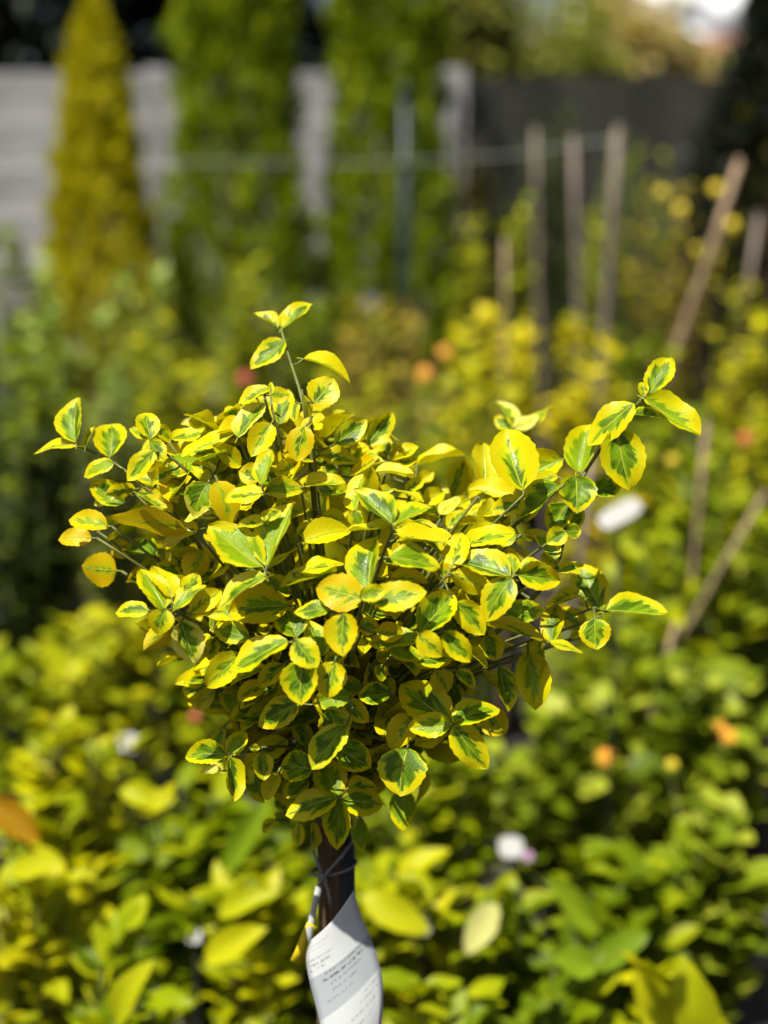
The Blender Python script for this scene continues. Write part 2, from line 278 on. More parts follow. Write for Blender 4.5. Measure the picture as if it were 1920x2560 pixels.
# crown leaves measured in 0.1 mm: base, tip, normal (x100), width, green share, warmth (below zero: cream, partly for sun glare)
HERO = '''-2508 -440 12570 -2533 -185 12888 -39 -73 56 228 60 0
-2501 -445 12546 -2854 -389 12530 -9 -32 94 200 15 0
-2432 -449 12527 -2384 -307 12690 -70 -42 58 124 50 0
-2231 -465 12454 -2256 -242 12700 -3 -74 67 243 50 0
-2159 -695 12449 -2395 -705 12357 -23 -72 66 142 60 0
-1844 -780 12656 -1901 -608 12847 23 -69 69 174 50 0
-1873 -750 12651 -2013 -707 12718 16 -64 75 90 30 0
-1841 -839 12653 -1727 -906 12510 13 -85 51 149 60 0
-1786 -983 12584 -1981 -1042 12376 -22 -86 45 163 50 0
-1805 -699 12736 -1699 -736 12636 11 -89 45 100 40 0
-1736 -427 12606 -1444 -340 12631 8 -52 85 171 40 0
-1175 -758 12695 -1564 -849 12531 -33 -25 91 242 20 0
-1319 -210 12637 -1597 -110 12739 15 -48 87 175 50 -80
-1467 -32 12636 -1690 -4 12658 3 -47 88 127 40 -80
-1145 -889 12685 -982 -676 12949 -34 -62 71 210 35 -70
-1200 -493 12730 -1259 -375 12877 13 -75 65 140 50 0
-877 -968 12800 -1013 -1106 12581 6 -86 50 183 30 30
-909 -654 13038 -1151 -698 12945 -20 -59 78 147 40 10
-885 -823 13010 -888 -760 13100 7 -82 57 42 40 0
-909 -1417 12339 -1200 -1366 12311 -18 -54 82 166 20 0
-923 -1378 12402 -864 -1190 12619 -44 -62 65 164 50 0
-953 -1153 12408 -1109 -1119 12450 -8 -90 42 157 30 30
-1278 -1223 12397 -1166 -1341 12103 22 -87 43 205 15 50
-1374 -1008 12345 -1473 -1131 12137 5 -87 49 209 80 -60
-901 -1422 12108 -1102 -1397 12097 -12 -55 83 114 30 0
-901 -1411 12136 -788 -1366 12198 10 -89 44 83 30 0
-900 -1435 12129 -901 -1405 12176 7 -84 54 47 50 0
-1545 -974 11968 -2132 -866 12032 20 71 67 336 0 60
-2203 -830 11962 -2507 -773 12025 0 -75 66 177 20 50
-2371 -624 11814 -2637 -611 11811 -5 -82 58 149 10 70
-1638 -751 12309 -1732 -671 12445 22 90 -38 138 50 30
-1621 -808 12233 -1782 -803 12182 1 100 6 112 30 30
-1969 -708 12201 -1704 -773 12063 33 -43 84 171 20 30
-2207 -348 12130 -2402 -345 12052 -23 -81 55 118 30 -90
-2033 -466 12192 -2261 -471 12142 -10 93 35 131 30 30
-1683 -764 12399 -1842 -784 12315 -4 -95 30 113 30 20
-1360 -908 12425 -1508 -872 12468 -9 -89 44 99 30 0
-1307 -1018 12077 -1555 -978 12043 -18 -33 93 142 20 -60
-1517 -785 12078 -1335 -759 12098 -14 99 0 113 0 60
-2229 -356 11477 -2509 -300 11503 19 98 -9 262 30 70
-1636 -689 12247 -1654 -513 12443 -44 -69 58 148 40 20
-1571 -690 12373 -1704 -725 12279 -24 97 -1 113 20 40
-1824 -667 12268 -2031 -598 12344 17 -45 88 129 30 0
-1191 -518 12456 -1375 -560 12375 -23 -55 81 115 10 0
-2356 -297 11819 -2184 -230 11910 -12 -68 73 115 20 0
-876 -50 13463 -1072 32 13590 36 -43 83 139 50 0
-844 -50 13463 -626 104 13675 -31 -59 75 191 50 0
-838 -52 13457 -701 21 13534 -25 -45 86 97 40 0
-815 -121 13368 -1082 -239 13177 -10 -78 62 195 50 0
-825 -87 13288 -928 -81 13268 -7 -100 7 38 50 0
-652 -350 13245 -277 -373 13154 21 -30 93 217 30 0
-542 -909 12955 -407 -783 13127 11 -84 53 233 30 20
-630 -825 13011 -562 -897 12826 85 -30 43 117 10 20
-605 -1124 12805 -666 -1236 12579 -7 -89 46 193 40 60
-550 -1010 12867 -637 -1099 12700 -68 -44 59 116 20 20
-690 -738 12938 -706 -806 12801 -45 -78 44 86 40 0
-921 -570 12978 -763 -543 12975 17 -93 32 126 40 10
-907 -1212 12323 -636 -1195 12344 1 -84 53 153 60 0
-841 -958 12409 -641 -842 12499 21 -80 57 139 20 20
-603 -1138 12339 -318 -1106 12388 -11 -39 91 163 10 20
-517 -607 12497 -232 -584 12442 18 -73 66 163 40 10
30 -301 12419 -9 -171 12566 8 -74 67 143 20 10
55 -306 12407 272 -238 12512 -17 -64 75 140 30 0
55 -329 12373 259 -268 12401 18 -84 51 120 30 0
42 -315 12396 -162 -245 12475 13 -54 83 129 30 10
4 -427 12403 -248 -428 12339 -23 -37 90 146 20 0
30 -186 12426 -138 -97 12568 36 -53 77 133 20 0
36 -325 12462 42 -273 12544 3 -84 54 51 50 0
42 -388 12370 181 -425 12300 14 -73 66 90 30 0
-223 -1137 12138 -166 -910 12382 -68 -45 58 189 50 0
55 -1590 12139 -194 -1413 12386 30 -61 74 220 70 0
73 -1587 12138 335 -1437 12278 -22 -43 88 186 45 0
56 -1549 12106 -263 -1493 12070 -12 -7 99 182 20 0
-219 -1328 12190 -201 -1373 12068 0 -94 35 125 60 0
-622 -1310 11945 -282 -1206 12056 -2 -70 72 209 15 0
-477 -1055 12085 -309 -1055 12060 6 -92 39 123 20 0
-669 -1097 11946 -504 -1010 12038 5 -77 63 117 20 0
-410 -868 12257 -252 -852 12229 15 -92 36 99 30 0
-46 -672 12181 66 -633 12237 9 -89 45 101 10 20
87 -1150 12031 267 -1151 11970 12 -92 37 134 20 0
88 -1094 11896 501 -1003 11900 2 -13 99 237 10 0
338 -255 12021 502 -148 12118 19 -80 57 144 10 0
290 -81 12171 408 -27 12254 6 -87 48 106 0 30
598 -201 11983 718 -134 12036 22 -81 54 119 20 0
-822 -1104 12144 -729 -1039 12241 8 -86 50 110 20 0
-874 -1227 12084 -771 -1153 12178 1 -79 61 88 30 0
182 -341 12129 324 -249 12229 2 -75 67 110 20 10
463 -362 11951 622 -236 12069 -19 -53 82 131 10 -50
523 -487 11861 666 -383 11995 -11 -72 68 124 20 0
717 -399 11920 797 -293 12028 3 -73 69 117 20 0
-173 -382 12331 -34 -405 12258 4 -92 38 103 20 10
-1009 -1069 11878 -856 -1015 11940 -2 -72 69 98 30 0
2140 -459 12973 2325 -277 13224 -17 -74 66 202 70 0
2095 -464 12948 2084 -392 13055 -3 -83 56 79 30 0
2099 -517 12936 2494 -671 12675 23 -65 73 279 35 0
2022 -393 12796 2269 -385 12795 2 -44 90 139 90 0
2010 -527 12892 1636 -601 12645 -30 -69 66 254 30 10
1869 -566 12704 1961 -720 12265 1 -94 33 326 65 20
1582 -491 12327 1695 -250 12683 -36 -71 60 249 70 0
1547 -614 12323 1540 -770 12074 7 -85 53 275 75 10
1686 -422 12169 1946 -341 12193 23 -87 43 160 90 0
1470 -319 12416 1069 -377 12227 -12 -85 52 250 35 30
1088 -955 12272 981 -641 12690 0 -80 60 331 15 0
1404 -580 12317 1196 -620 12233 -18 -65 74 127 20 0
1392 -805 12268 1043 -859 12086 -31 -57 76 222 80 0
1094 -340 12086 733 -213 12155 -1 -49 87 218 0 10
1134 -754 12129 868 -754 12077 -8 -92 39 156 40 10
899 -696 12013 722 -648 12055 10 -44 89 105 10 0
1485 -595 12084 1335 -703 11910 -7 -82 57 197 70 0
1488 -712 11899 1604 -584 12029 -9 -67 74 121 70 0
1434 -944 11937 1286 -993 11858 1 -86 51 141 50 0
1441 -937 11935 1557 -913 11949 17 -95 26 113 80 0
1368 -916 11685 1142 -720 11874 41 -34 84 198 70 0
1393 -814 11634 1269 -766 11701 -10 -89 45 117 10 20
1146 833 12494 1058 1052 12753 56 -53 64 196 50 -100
1175 842 12478 1386 971 12589 -11 -54 84 152 10 -100
1300 938 12434 1488 1136 12669 -67 -21 71 202 80 -40
1144 814 12482 1008 924 12596 -20 -81 55 117 40 0
789 -588 12122 938 -693 11947 38 -61 69 142 30 0
1130 -693 11960 1240 -602 12072 -21 -65 73 101 30 0
647 -1113 11886 874 -1033 11995 7 -86 50 152 30 0
1048 -919 11906 886 -894 11887 -19 -90 40 141 60 0
-908 -1570 11803 -1307 -1364 12066 9 -71 70 292 70 -20
-884 -1572 11815 -701 -1259 12212 -55 -51 66 301 50 -30
-880 -1638 11749 -1258 -1646 11561 -40 -40 83 236 50 -50
-1045 -1213 11703 -929 -1175 11718 22 -87 45 73 60 0
-877 -1530 11781 -674 -1385 11902 -45 -11 89 155 20 0
-1651 -1616 11492 -1849 -1414 11740 41 -52 75 211 50 0
-1602 -1541 11556 -1739 -1350 11791 40 -58 71 186 20 40
-1778 -1549 11462 -2031 -1508 11450 -14 -62 78 144 50 10
-1632 -1670 11507 -1683 -1748 11350 12 -90 41 173 50 20
-1597 -1598 11463 -1376 -1465 11632 -36 -45 82 173 50 0
-1516 -1479 11600 -1418 -1390 11710 13 -82 55 131 50 0
-1468 -1516 11440 -1254 -1413 11583 10 -87 48 155 30 20
-1520 -1315 11360 -1307 -1286 11426 -21 94 27 126 40 40
-1544 -1489 11360 -1434 -1585 11084 28 -87 41 228 50 -80
-1649 -1263 11246 -1856 -1279 11088 -8 100 1 147 10 60
-1682 -1203 11241 -1620 -1249 11079 6 97 -25 148 10 60
-726 -1406 11459 -1179 -1374 11413 -11 -89 44 271 30 50
-1037 -1417 11204 -1309 -1348 11270 -9 -85 52 163 60 -10
-1317 -1251 11155 -1358 -1337 11018 -2 -84 53 110 20 0
-721 -1706 11266 -1139 -1782 11097 -25 -47 84 256 65 0
-1103 -1491 11104 -1353 -1563 10880 -9 -92 39 199 30 -10
-663 -1521 11247 -754 -1346 11430 8 -70 71 228 90 0
-651 -1809 11309 -500 -1899 11135 10 -84 53 198 50 0
-602 -1806 11153 -610 -1928 10864 -14 -91 39 246 70 20
-664 -1410 10679 -975 -1436 10525 -14 -89 44 208 75 30
-929 -1216 10766 -1147 -1239 10659 -12 -89 44 137 20 40
-786 -1307 10959 -965 -1365 10802 -12 -88 46 137 50 30
-925 -1236 10911 -1205 -1234 10822 -30 -26 92 165 30 0
-1485 -555 10533 -1679 -553 10506 -7 -88 47 157 40 0
-484 -1485 11710 -778 -1476 11635 -25 -27 93 170 50 -20
-648 -1468 11742 -334 -1392 11820 -15 -32 93 186 20 0
-1343 -1078 11893 -1396 -1026 11955 -14 -82 56 72 10 40
-1466 -687 11727 -1565 -739 11508 -28 96 -10 204 10 60
-2136 -266 11694 -2265 -287 11593 -6 99 -13 157 20 60
-405 -1766 11522 -658 -1736 11537 -2 -60 80 143 60 10
-534 -1528 11140 -576 -1352 11321 40 -61 69 144 50 0
-129 -1790 11670 -103 -1492 12023 -58 -60 55 259 65 10
-162 -1847 11638 -494 -1756 11696 -15 -86 48 254 30 70
-100 -1844 11626 291 -1814 11671 -1 -79 62 221 50 20
-178 -1915 11668 -4 -1866 11702 15 -87 48 121 60 20
-293 -1865 11526 -296 -2015 11265 -17 -85 49 220 40 40
36 -1625 11888 400 -1591 11838 16 -54 82 207 70 0
513 -1401 11749 573 -1200 12006 -28 -72 63 186 20 -10
96 -1328 11974 476 -1270 11936 14 -28 95 216 10 0
633 -1216 11900 999 -1098 11983 -7 -43 90 220 30 0
956 -1523 11720 544 -1353 11835 5 -46 88 258 50 20
958 -1571 11720 773 -1708 11458 -12 -84 53 225 70 30
1017 -1488 11723 1331 -1461 11680 13 -90 41 196 60 40
985 -1457 11727 945 -1351 11846 -2 -75 66 107 60 0
1014 -1393 11723 1209 -1317 11771 -15 -22 96 120 50 0
517 -1456 11727 773 -1498 11605 13 99 -7 179 10 10
934 -1430 11429 1211 -1377 11414 19 -87 45 162 80 10
266 -1759 11354 515 -1519 11586 9 -74 67 234 70 0
539 -1533 11518 747 -1610 11310 7 -91 41 190 50 20
252 -1858 11371 423 -1893 11222 15 -91 39 162 20 20
440 -1717 11341 635 -1772 11142 13 -92 38 165 50 20
257 -1665 11266 -103 -1622 11253 -9 -51 85 203 85 20
-56 -1664 11326 141 -1640 11319 12 -88 46 142 30 50
-184 -1625 11362 -45 -1626 11351 3 -89 46 130 60 40
37 -1508 11145 285 -1492 11079 22 -74 64 144 60 30
203 -1476 11049 514 -1403 11039 18 -64 74 179 40 40
628 -1464 11144 804 -1508 11035 41 -40 82 119 10 20
804 -1307 11196 873 -1378 11031 -10 -93 36 183 50 40
677 -1402 11335 1240 -1356 11236 18 -7 98 322 50 40
1126 -1217 11031 1178 -1385 10645 9 -91 41 247 40 0
910 -1231 10910 985 -1396 10637 49 -68 55 184 60 0
1239 -1155 11151 1220 -1287 10839 -78 -56 28 190 30 20
564 -1372 10930 706 -1412 10824 17 -82 54 102 70 0
400 -1279 10900 495 -1340 10756 10 -89 44 172 20 30
529 -1443 10527 148 -1219 10779 -8 -80 59 293 45 20
525 -1630 10595 869 -1491 10707 -7 -52 85 217 60 10
520 -1626 10581 209 -1584 10541 -18 -80 57 177 50 10
507 -1411 10440 243 -1412 10365 -23 -52 82 154 10 30
525 -1636 10572 787 -1737 10300 12 -89 44 228 55 10
531 -1522 10531 714 -1561 10470 11 -65 75 110 80 0
219 -1330 10550 50 -1449 10353 -7 -82 56 209 10 40
51 -1173 10675 -194 -1155 10656 -10 -86 49 162 90 20
-46 -1221 10932 -10 -1271 10822 16 -88 45 99 50 30
831 -880 10418 978 -961 10275 -13 -91 39 209 20 40
-414 -1506 10662 -341 -1601 10447 20 -87 45 230 60 40
-258 -1533 10784 -531 -1526 10719 -13 -87 48 157 80 30
-322 -1376 10668 -130 -1449 10555 1 -83 55 147 40 40
-368 -1719 11114 -424 -1835 10886 -13 -87 47 224 40 20
-474 -1672 11135 -561 -1505 11365 64 -48 59 166 60 20
-454 -1620 11058 -291 -1578 11118 -3 -78 62 100 40 20
-22 -1411 11423 144 -1421 11414 8 91 41 93 40 40
49 -1415 11680 319 -1414 11680 0 85 52 151 10 50
402 -1383 11745 531 -1416 11668 19 98 -10 132 20 40
-1247 -1289 10215 -1566 -1276 10210 -4 -78 62 179 70 -10
-1229 -1287 10201 -1114 -1175 10366 1 -83 56 137 75 0
-1213 -1328 10204 -1179 -1480 9912 68 -61 40 185 50 0
-1326 -887 9914 -1492 -883 9893 -13 -29 95 93 10 -80
-966 -1225 10203 -950 -1313 10018 27 -86 43 150 50 -20
-1135 -1018 10006 -1083 -1076 9883 24 -83 50 102 10 -20
-854 -1112 9990 -948 -1218 9809 -12 -83 55 128 10 30
-1063 -1221 10241 -991 -1206 10235 22 -91 34 61 40 0
-375 -1184 9802 -769 -1243 9715 -7 -66 75 228 60 0
-369 -1160 9812 -487 -955 10061 12 -74 66 240 70 20
-345 -1149 9781 -22 -1142 9751 7 -83 56 228 60 10
-372 -1080 9739 -394 -1252 9422 -16 -86 48 204 60 20
-294 -1201 9894 -72 -1181 9912 -1 -65 76 125 30 50
-564 -1190 10047 -840 -1125 10048 -19 -81 55 226 80 10
-365 -1232 10245 -119 -1290 10112 8 -84 53 225 95 20
-629 -916 9859 -803 -992 9742 -1 -83 56 155 70 0
-291 -1647 10576 -535 -1765 10298 -27 -78 56 217 60 -30
182 -1492 10343 133 -1683 10047 1 -84 54 338 70 20
169 -768 9718 156 -914 9426 -21 -87 44 196 95 10
-193 -593 9383 -192 -728 9143 -63 -67 38 154 100 10
-710 -697 9372 -721 -775 9213 -15 -88 44 99 20 -20
-611 -601 9344 -597 -681 9129 82 -51 25 129 40 30
-308 -678 9461 -256 -725 9343 21 -87 44 86 10 -50
-932 -502 9329 -1035 -546 9237 -13 -83 54 82 30 0
-850 -532 9427 -920 -451 9505 3 -68 73 107 80 0
-807 -413 9263 -943 -346 9319 -9 -74 66 95 80 0
1801 -477 11166 1649 -218 11502 -7 -81 59 269 65 30
1808 -720 11225 2277 -705 11220 2 -33 94 263 60 0
1689 -900 11213 1698 -1001 11000 -15 -90 42 224 60 30
1800 -434 11127 1695 -335 11237 10 -69 71 102 70 0
1379 -927 11605 1582 -847 11646 1 -49 87 124 60 10
1636 -693 11333 1324 -631 11299 -14 -17 98 179 60 20
1327 -905 11020 1584 -911 10942 28 -22 93 151 20 -20
1357 -794 10986 1399 -597 11244 -40 -70 60 183 50 30
1670 -382 10955 1527 -198 11135 -16 -75 64 182 40 30
1532 -631 10974 1622 -601 11019 10 -91 41 61 10 0'''
STEMS = [[(-0.2524, -0.0395, 1.2544), (-0.2435, -0.0345, 1.2497), (-0.2256, -0.0303, 1.2413), (-0.204, -0.0764, 1.238), (-0.1949, -0.066, 1.2267), (-0.1654, -0.0697, 1.2009), (-0.153, -0.0541, 1.1795)], [(-0.1858, -0.0751, 1.2663), (-0.1805, -0.0813, 1.2593), (-0.1686, -0.0894, 1.2521), (-0.1403, -0.0767, 1.2312), (-0.1272, -0.0564, 1.1955)], [(-0.1178, -0.0485, 1.2634), (-0.1148, -0.0547, 1.2575), (-0.106, -0.0605, 1.2383), (-0.0967, -0.0576, 1.2086)], [(-0.0853, -0.0051, 1.3461), (-0.0822, -0.0024, 1.3346), (-0.0777, -0.0263, 1.3217), (-0.0671, -0.0609, 1.3069), (-0.0602, -0.0813, 1.2802), (-0.0577, -0.0747, 1.262), (-0.0562, -0.0753, 1.2272), (-0.0531, -0.0672, 1.1978)], [(0.2076, -0.0468, 1.2929), (0.205, -0.0445, 1.2848), (0.1889, -0.0436, 1.2698), (0.1817, -0.0419, 1.259), (0.1654, -0.0431, 1.2342), (0.1514, -0.0647, 1.2199), (0.1477, -0.0676, 1.2009), (0.1473, -0.0584, 1.183), (0.1443, -0.0498, 1.1623), (0.1407, -0.0388, 1.1406)]]
TAGL = [(-0.0619, -0.0879, 0.8398), (-0.0651, -0.0945, 0.8276), (-0.0621, -0.1038, 0.8126), (-0.0565, -0.1137, 0.7945), (-0.0509, -0.1235, 0.7766), (-0.0455, -0.1319, 0.7562), (-0.0394, -0.1408, 0.7327)]
TAGR = [(-0.0254, -0.0858, 0.8845), (-0.0201, -0.0889, 0.8647), (-0.0127, -0.0914, 0.8478), (-0.0064, -0.0957, 0.8319), (-0.002, -0.1013, 0.8149), (-0.001, -0.1097, 0.794), (-0.004, -0.1194, 0.7669)]
PLANTS = [
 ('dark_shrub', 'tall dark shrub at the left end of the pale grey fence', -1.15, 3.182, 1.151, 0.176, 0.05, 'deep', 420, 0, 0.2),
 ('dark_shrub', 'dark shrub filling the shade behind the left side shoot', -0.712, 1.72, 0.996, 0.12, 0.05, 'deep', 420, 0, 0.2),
 ('broadleaf_shrub', 'pale green broad-leaved shrub in front of the grey board fence', -0.928, 2.805, 1.304, 0.16, 0.06, 'pale', 260, 0, 0.35),
 ('broadleaf_shrub', 'pale green broad-leaved shrub at the foot of the golden cone conifer', -0.706, 3.006, 1.286, 0.168, 0.06, 'pale', 260, 0, 0.35),
 ('golden_shrub', 'lime shrub with large yellow leaf tips below the cone conifer', -0.533, 2.482, 1.223, 0.123, 0.055, 'lime', 240, 0, 0.35),
 ('mixed_shrub', 'yellowish green shrub at the foot of the two tall green columns', -0.451, 3.511, 1.26, 0.175, 0.05, 'limedark', 300, 0, 0.4),
 ('mixed_shrub', 'mid green shrub right before the gap of the two tall green columns', -0.282, 3.601, 1.199, 0.192, 0.05, 'green', 320, 0, 0.4),
 ('dry_shrub', 'tan and yellow dry-looking shrub behind the round-headed tree', -0.012, 3.289, 1.174, 0.228, 0.05, 'tan', 420, 0, 0.4),
 ('lime_shrub', 'low lime shrub just behind the top of the round-headed tree', -0.093, 2.243, 1.057, 0.159, 0.05, 'lime', 300, 0, 0.4),
 ('marigold_plant', 'green plant carrying two orange flowers', 0.099, 2.437, 1.006, 0.109, 0.045, 'green', 220, 0, 0.4),
 ('golden_shrub', 'bright golden yellow shrub below the thin grey stakes', 0.302, 2.688, 1.231, 0.125, 0.055, 'gold', 240, 0, 0.4),
 ('golden_shrub', 'bright golden yellow shrub beside the leaning pale cane', 0.47, 2.368, 1.168, 0.125, 0.055, 'gold', 260, 0, 0.4),
 ('lime_shrub', 'loose yellowish shrub behind the white-edged back shoot', 0.211, 2.044, 1.08, 0.123, 0.05, 'lime', 280, 0, 0.4),
 ('green_shrub', 'fresh green shrub in front of the leaning pale cane', 0.607, 2.158, 1.139, 0.109, 0.055, 'green', 240, 0, 0.4),
 ('tall_shrub', 'tall airy shrub with brown stems and yellow flowers beside the black conifer', 0.837, 3.161, 1.54, 0.183, 0.045, 'airy', 330, 0, 0.35),
 ('yellow_shrub', 'yellow leaved shrub right of the leaning pale cane', 0.932, 2.586, 1.232, 0.111, 0.05, 'goldgreen', 240, 0, 0.35),
 ('upright_shrub', 'narrow upright lime shrub left of the thin grey stakes', 0.287, 3.75, 1.424, 0.078, 0.05, 'lime', 220, 0, 0.3),
 ('upright_shrub', 'narrow upright lime shrub at the thinnest grey stake', 0.435, 3.653, 1.45, 0.077, 0.05, 'limedark', 220, 0, 0.3),
 ('dark_shrub', 'mid green rounded shrub beneath the pale broad-leaved shrubs', -0.742, 1.956, 1.149, 0.128, 0.05, 'green', 300, 0, 0.45),
 ('green_shrub', 'grey green shrub behind the left side shoot', -0.663, 2.237, 1.03, 0.103, 0.045, 'grey', 220, 0, 0.5),
 ('lime_shrub', 'lime shrub with yellow flushes left below the crown', -0.513, 1.401, 0.689, 0.161, 0.055, 'lime', 420, 0, 0.35),
 ('green_shrub', 'lime green shrub directly left of the lower crown', -0.34, 1.533, 0.587, 0.131, 0.055, 'limegreen', 380, 0, 0.35),
 ('lime_shrub', 'lime shrub at the black gap between the pots', -0.687, 1.443, 0.646, 0.09, 0.05, 'limegreen', 240, 0, 0.35),
 ('bush', 'warm lime bush with a russet flush beside the white oval label', 0.418, 1.599, 0.905, 0.108, 0.05, 'rust', 320, 0, 0.4),
 ('green_shrub', 'mixed green shrub between the upright canes', 0.648, 1.707, 0.933, 0.136, 0.05, 'limegreen', 380, 0, 0.35),
 ('round_leaf_shrub', 'fresh lime shrub below the lower right tip of the crown', 0.389, 1.361, 0.745, 0.137, 0.045, 'limegreen', 420, 0, 0.35),
 ('round_leaf_shrub', 'grey green round-leaved shrub carrying a large orange flower', 0.301, 1.086, 0.65, 0.124, 0.05, 'round', 420, 0, 0.35),
 ('round_leaf_shrub', 'green round-leaved shrub at the foot of the crossed canes', 0.533, 1.149, 0.706, 0.12, 0.05, 'round', 460, 0, 0.35),
 ('green_shrub', 'green shrub behind the crossed canes', 0.769, 1.777, 0.778, 0.107, 0.05, 'green', 280, 0, 0.35),
 ('lime_shrub', 'lime shrub right behind the lowest crown leaves', 0.094, 0.981, 0.634, 0.094, 0.05, 'limegreen', 300, 0, 0.35),
 ('lime_shrub', 'sunny lime shrub around the tall upright cane', 0.651, 2.035, 1.036, 0.15, 0.05, 'limegreen', 420, 0, 0.4),
 ('yellow_shrub', 'yellowish lime shrub with a red flower', 0.822, 2.081, 1.013, 0.134, 0.05, 'lime', 380, 0, 0.4),
 ('lime_shrub', 'sunny lime shrub under the white oval label', 0.493, 1.484, 0.843, 0.127, 0.05, 'limegreen', 400, 0, 0.4),
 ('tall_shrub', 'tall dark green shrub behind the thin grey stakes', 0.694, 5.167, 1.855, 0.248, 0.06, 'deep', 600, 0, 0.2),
 ('tall_shrub', 'tall olive shrub at the end of the pale fence', 0.368, 4.944, 1.763, 0.176, 0.06, 'airy', 420, 0, 0.2),
 ('tall_shrub', 'tall mid green shrub before the shaded fence', 0.941, 4.522, 1.699, 0.194, 0.05, 'green', 420, 0, 0.2),
 ('upright_shrub', 'fresh green upright shrub between the thin grey stakes', 0.636, 3.354, 1.485, 0.084, 0.05, 'limedark', 260, 0, 0.3),
 ('green_shrub', 'mid green shrub directly behind the tied trunk', -0.107, 1.113, 0.536, 0.113, 0.055, 'laurelg', 420, 0, 0.25),
 ('green_shrub', 'dark green shrub low behind the hanging tag', -0.065, 0.794, 0.474, 0.076, 0.055, 'green', 300, 0, 0.2),
 ('broadleaf_shrub', 'dark shrub hiding the fence foot left of the golden cone conifer', -1.215, 3.739, 1.373, 0.144, 0.06, 'green', 420, 0, 0.2),
 ('laurel', 'big-leaved yellow green shrub below the left side of the crown', -0.446, 0.843, 0.709, 0.129, 0.07, 'laurel', 240, 28, 0.35),
 ('laurel', 'big-leaved green shrub left behind the white tag', -0.246, 0.728, 0.65, 0.106, 0.085, 'laurelg', 190, 28, 0.3),
 ('laurel', 'low big-leaved yellow shrub left behind the hanging tag', -0.166, 0.559, 0.569, 0.078, 0.075, 'laurel', 110, 24, 0.4),
 ('laurel', 'big-leaved bright yellow shrub right behind the white tag', 0.016, 0.59, 0.571, 0.074, 0.085, 'laurel', 120, 26, 0.4),
 ('cream_shrub', 'big-leaved shrub with one pale cream leaf', 0.155, 0.605, 0.547, 0.075, 0.07, 'laurelg', 130, 24, 0.4),
 ('laurel', 'big-leaved dark green shrub below the round-leaved shrubs', 0.319, 0.707, 0.545, 0.106, 0.08, 'laurelg', 190, 28, 0.35),
 ('round_leaf_shrub', 'small-leaved pale shrub beside the dark pots', 0.481, 0.814, 0.571, 0.082, 0.05, 'round', 300, 0, 0.4),
 ('laurel', 'low shrub with upright large bright yellow leaves', 0.35, 0.401, 0.548, 0.053, 0.08, 'laurel', 40, 18, 0.5),
 ('lime_shrub', 'low lime shrub beneath the orange leaf', -0.452, 0.564, 0.595, 0.083, 0.055, 'lime', 190, 20, 0.35),
 ('lime_shrub', 'low lime shrub holding one bright yellow oval leaf', -0.321, 0.456, 0.566, 0.074, 0.055, 'limegreen', 150, 20, 0.4),
 ('lime_shrub', 'low lime shrub below the big bright yellow leaf', 0.058, 0.4, 0.543, 0.077, 0.055, 'limegreen', 130, 16, 0.45),
 ('lime_shrub', 'low lime shrub below the dark green big-leaved shrub', 0.228, 0.417, 0.528, 0.063, 0.05, 'laurelg', 110, 16, 0.45),
]
FLOWERS = [
 (-0.316, 2.141, 1.055, 0.0249, 'red'),
 (-0.315, 1.128, 0.608, 0.0133, 'redorange'),
 (0.746, 1.816, 0.968, 0.0248, 'red'),
 (-0.124, 1.915, 0.95, 0.0265, 'pink'),
 (0.095, 2.243, 1.055, 0.0289, 'orange'),
 (0.144, 2.353, 1.093, 0.0264, 'orange'),
 (0.34, 0.925, 0.614, 0.0239, 'orange'),
 (0.54, 0.979, 0.628, 0.0204, 'orange'),
 (0.538, 1.03, 0.626, 0.0144, 'orange'),
 (0.451, 0.97, 0.585, 0.0141, 'yellow'),
 (0.557, 1.61, 0.959, 0.0174, 'yellow'),
 (0.851, 2.911, 1.322, 0.0164, 'yellow'),
 (0.206, 0.755, 0.529, 0.0129, 'pink'),
 (0.829, 3.035, 1.428, 0.028, 'yellow'),
 (0.93, 3.047, 1.483, 0.0308, 'yellow'),
 (0.778, 3.044, 1.472, 0.0252, 'yellow'),
 (0.951, 2.924, 1.386, 0.0273, 'yellow'),
]
STAKES = [
 ((0.46, 3.492, 1.66), (0.547, 3.512, 0), 0.0147, 'g'),
 ((0.529, 3.075, 1.62), (0.636, 3.095, 0), 0.0168, 'g'),
 ((0.655, 3.08, 1.642), (0.588, 3.1, 0), 0.0224, 'g'),
 ((0.85, 2.446, 1.539), (0.415, 2.466, 0), 0.0173, 'w'),
 ((0.947, 2.623, 1.41), (0.812, 2.643, 0), 0.0152, 'g'),
 ((0.293, 2.408, 1.356), (0.304, 2.428, 0), 0.0096, 'w'),
 ((0.603, 1.525, 1.041), (0.544, 1.545, 0), 0.0097, 'w'),
 ((0.685, 1.401, 0.935), (0.2, 1.421, 0), 0.0079, 'w'),
 ((0.506, 1.256, 0.73), (0.351, 1.276, 0), 0.0083, 'w'),
 ((0.357, 1.314, 1.009), (0.279, 1.334, 0), 0.0125, 'g'),
]
LABELS = [  # first is a plant label, the rest are white cards standing for glints
 (0.346, 0.904, 1.0, 0.0716, 0.0305, -31),
 (0.182, 0.757, 0.542, 0.0355, 0.0315, 0),
 (0.441, 0.794, 0.472, 0.0264, 0.0264, 0),
 (-0.444, 1.214, 0.529, 0.0333, 0.0312, 0),
 (-0.142, 0.646, 0.498, 0.0383, 0.0273, 20),
 (0.049, 0.522, 0.542, 0.0205, 0.0282, -10),
 (-0.253, 0.593, 0.489, 0.0192, 0.0192, 0),
]
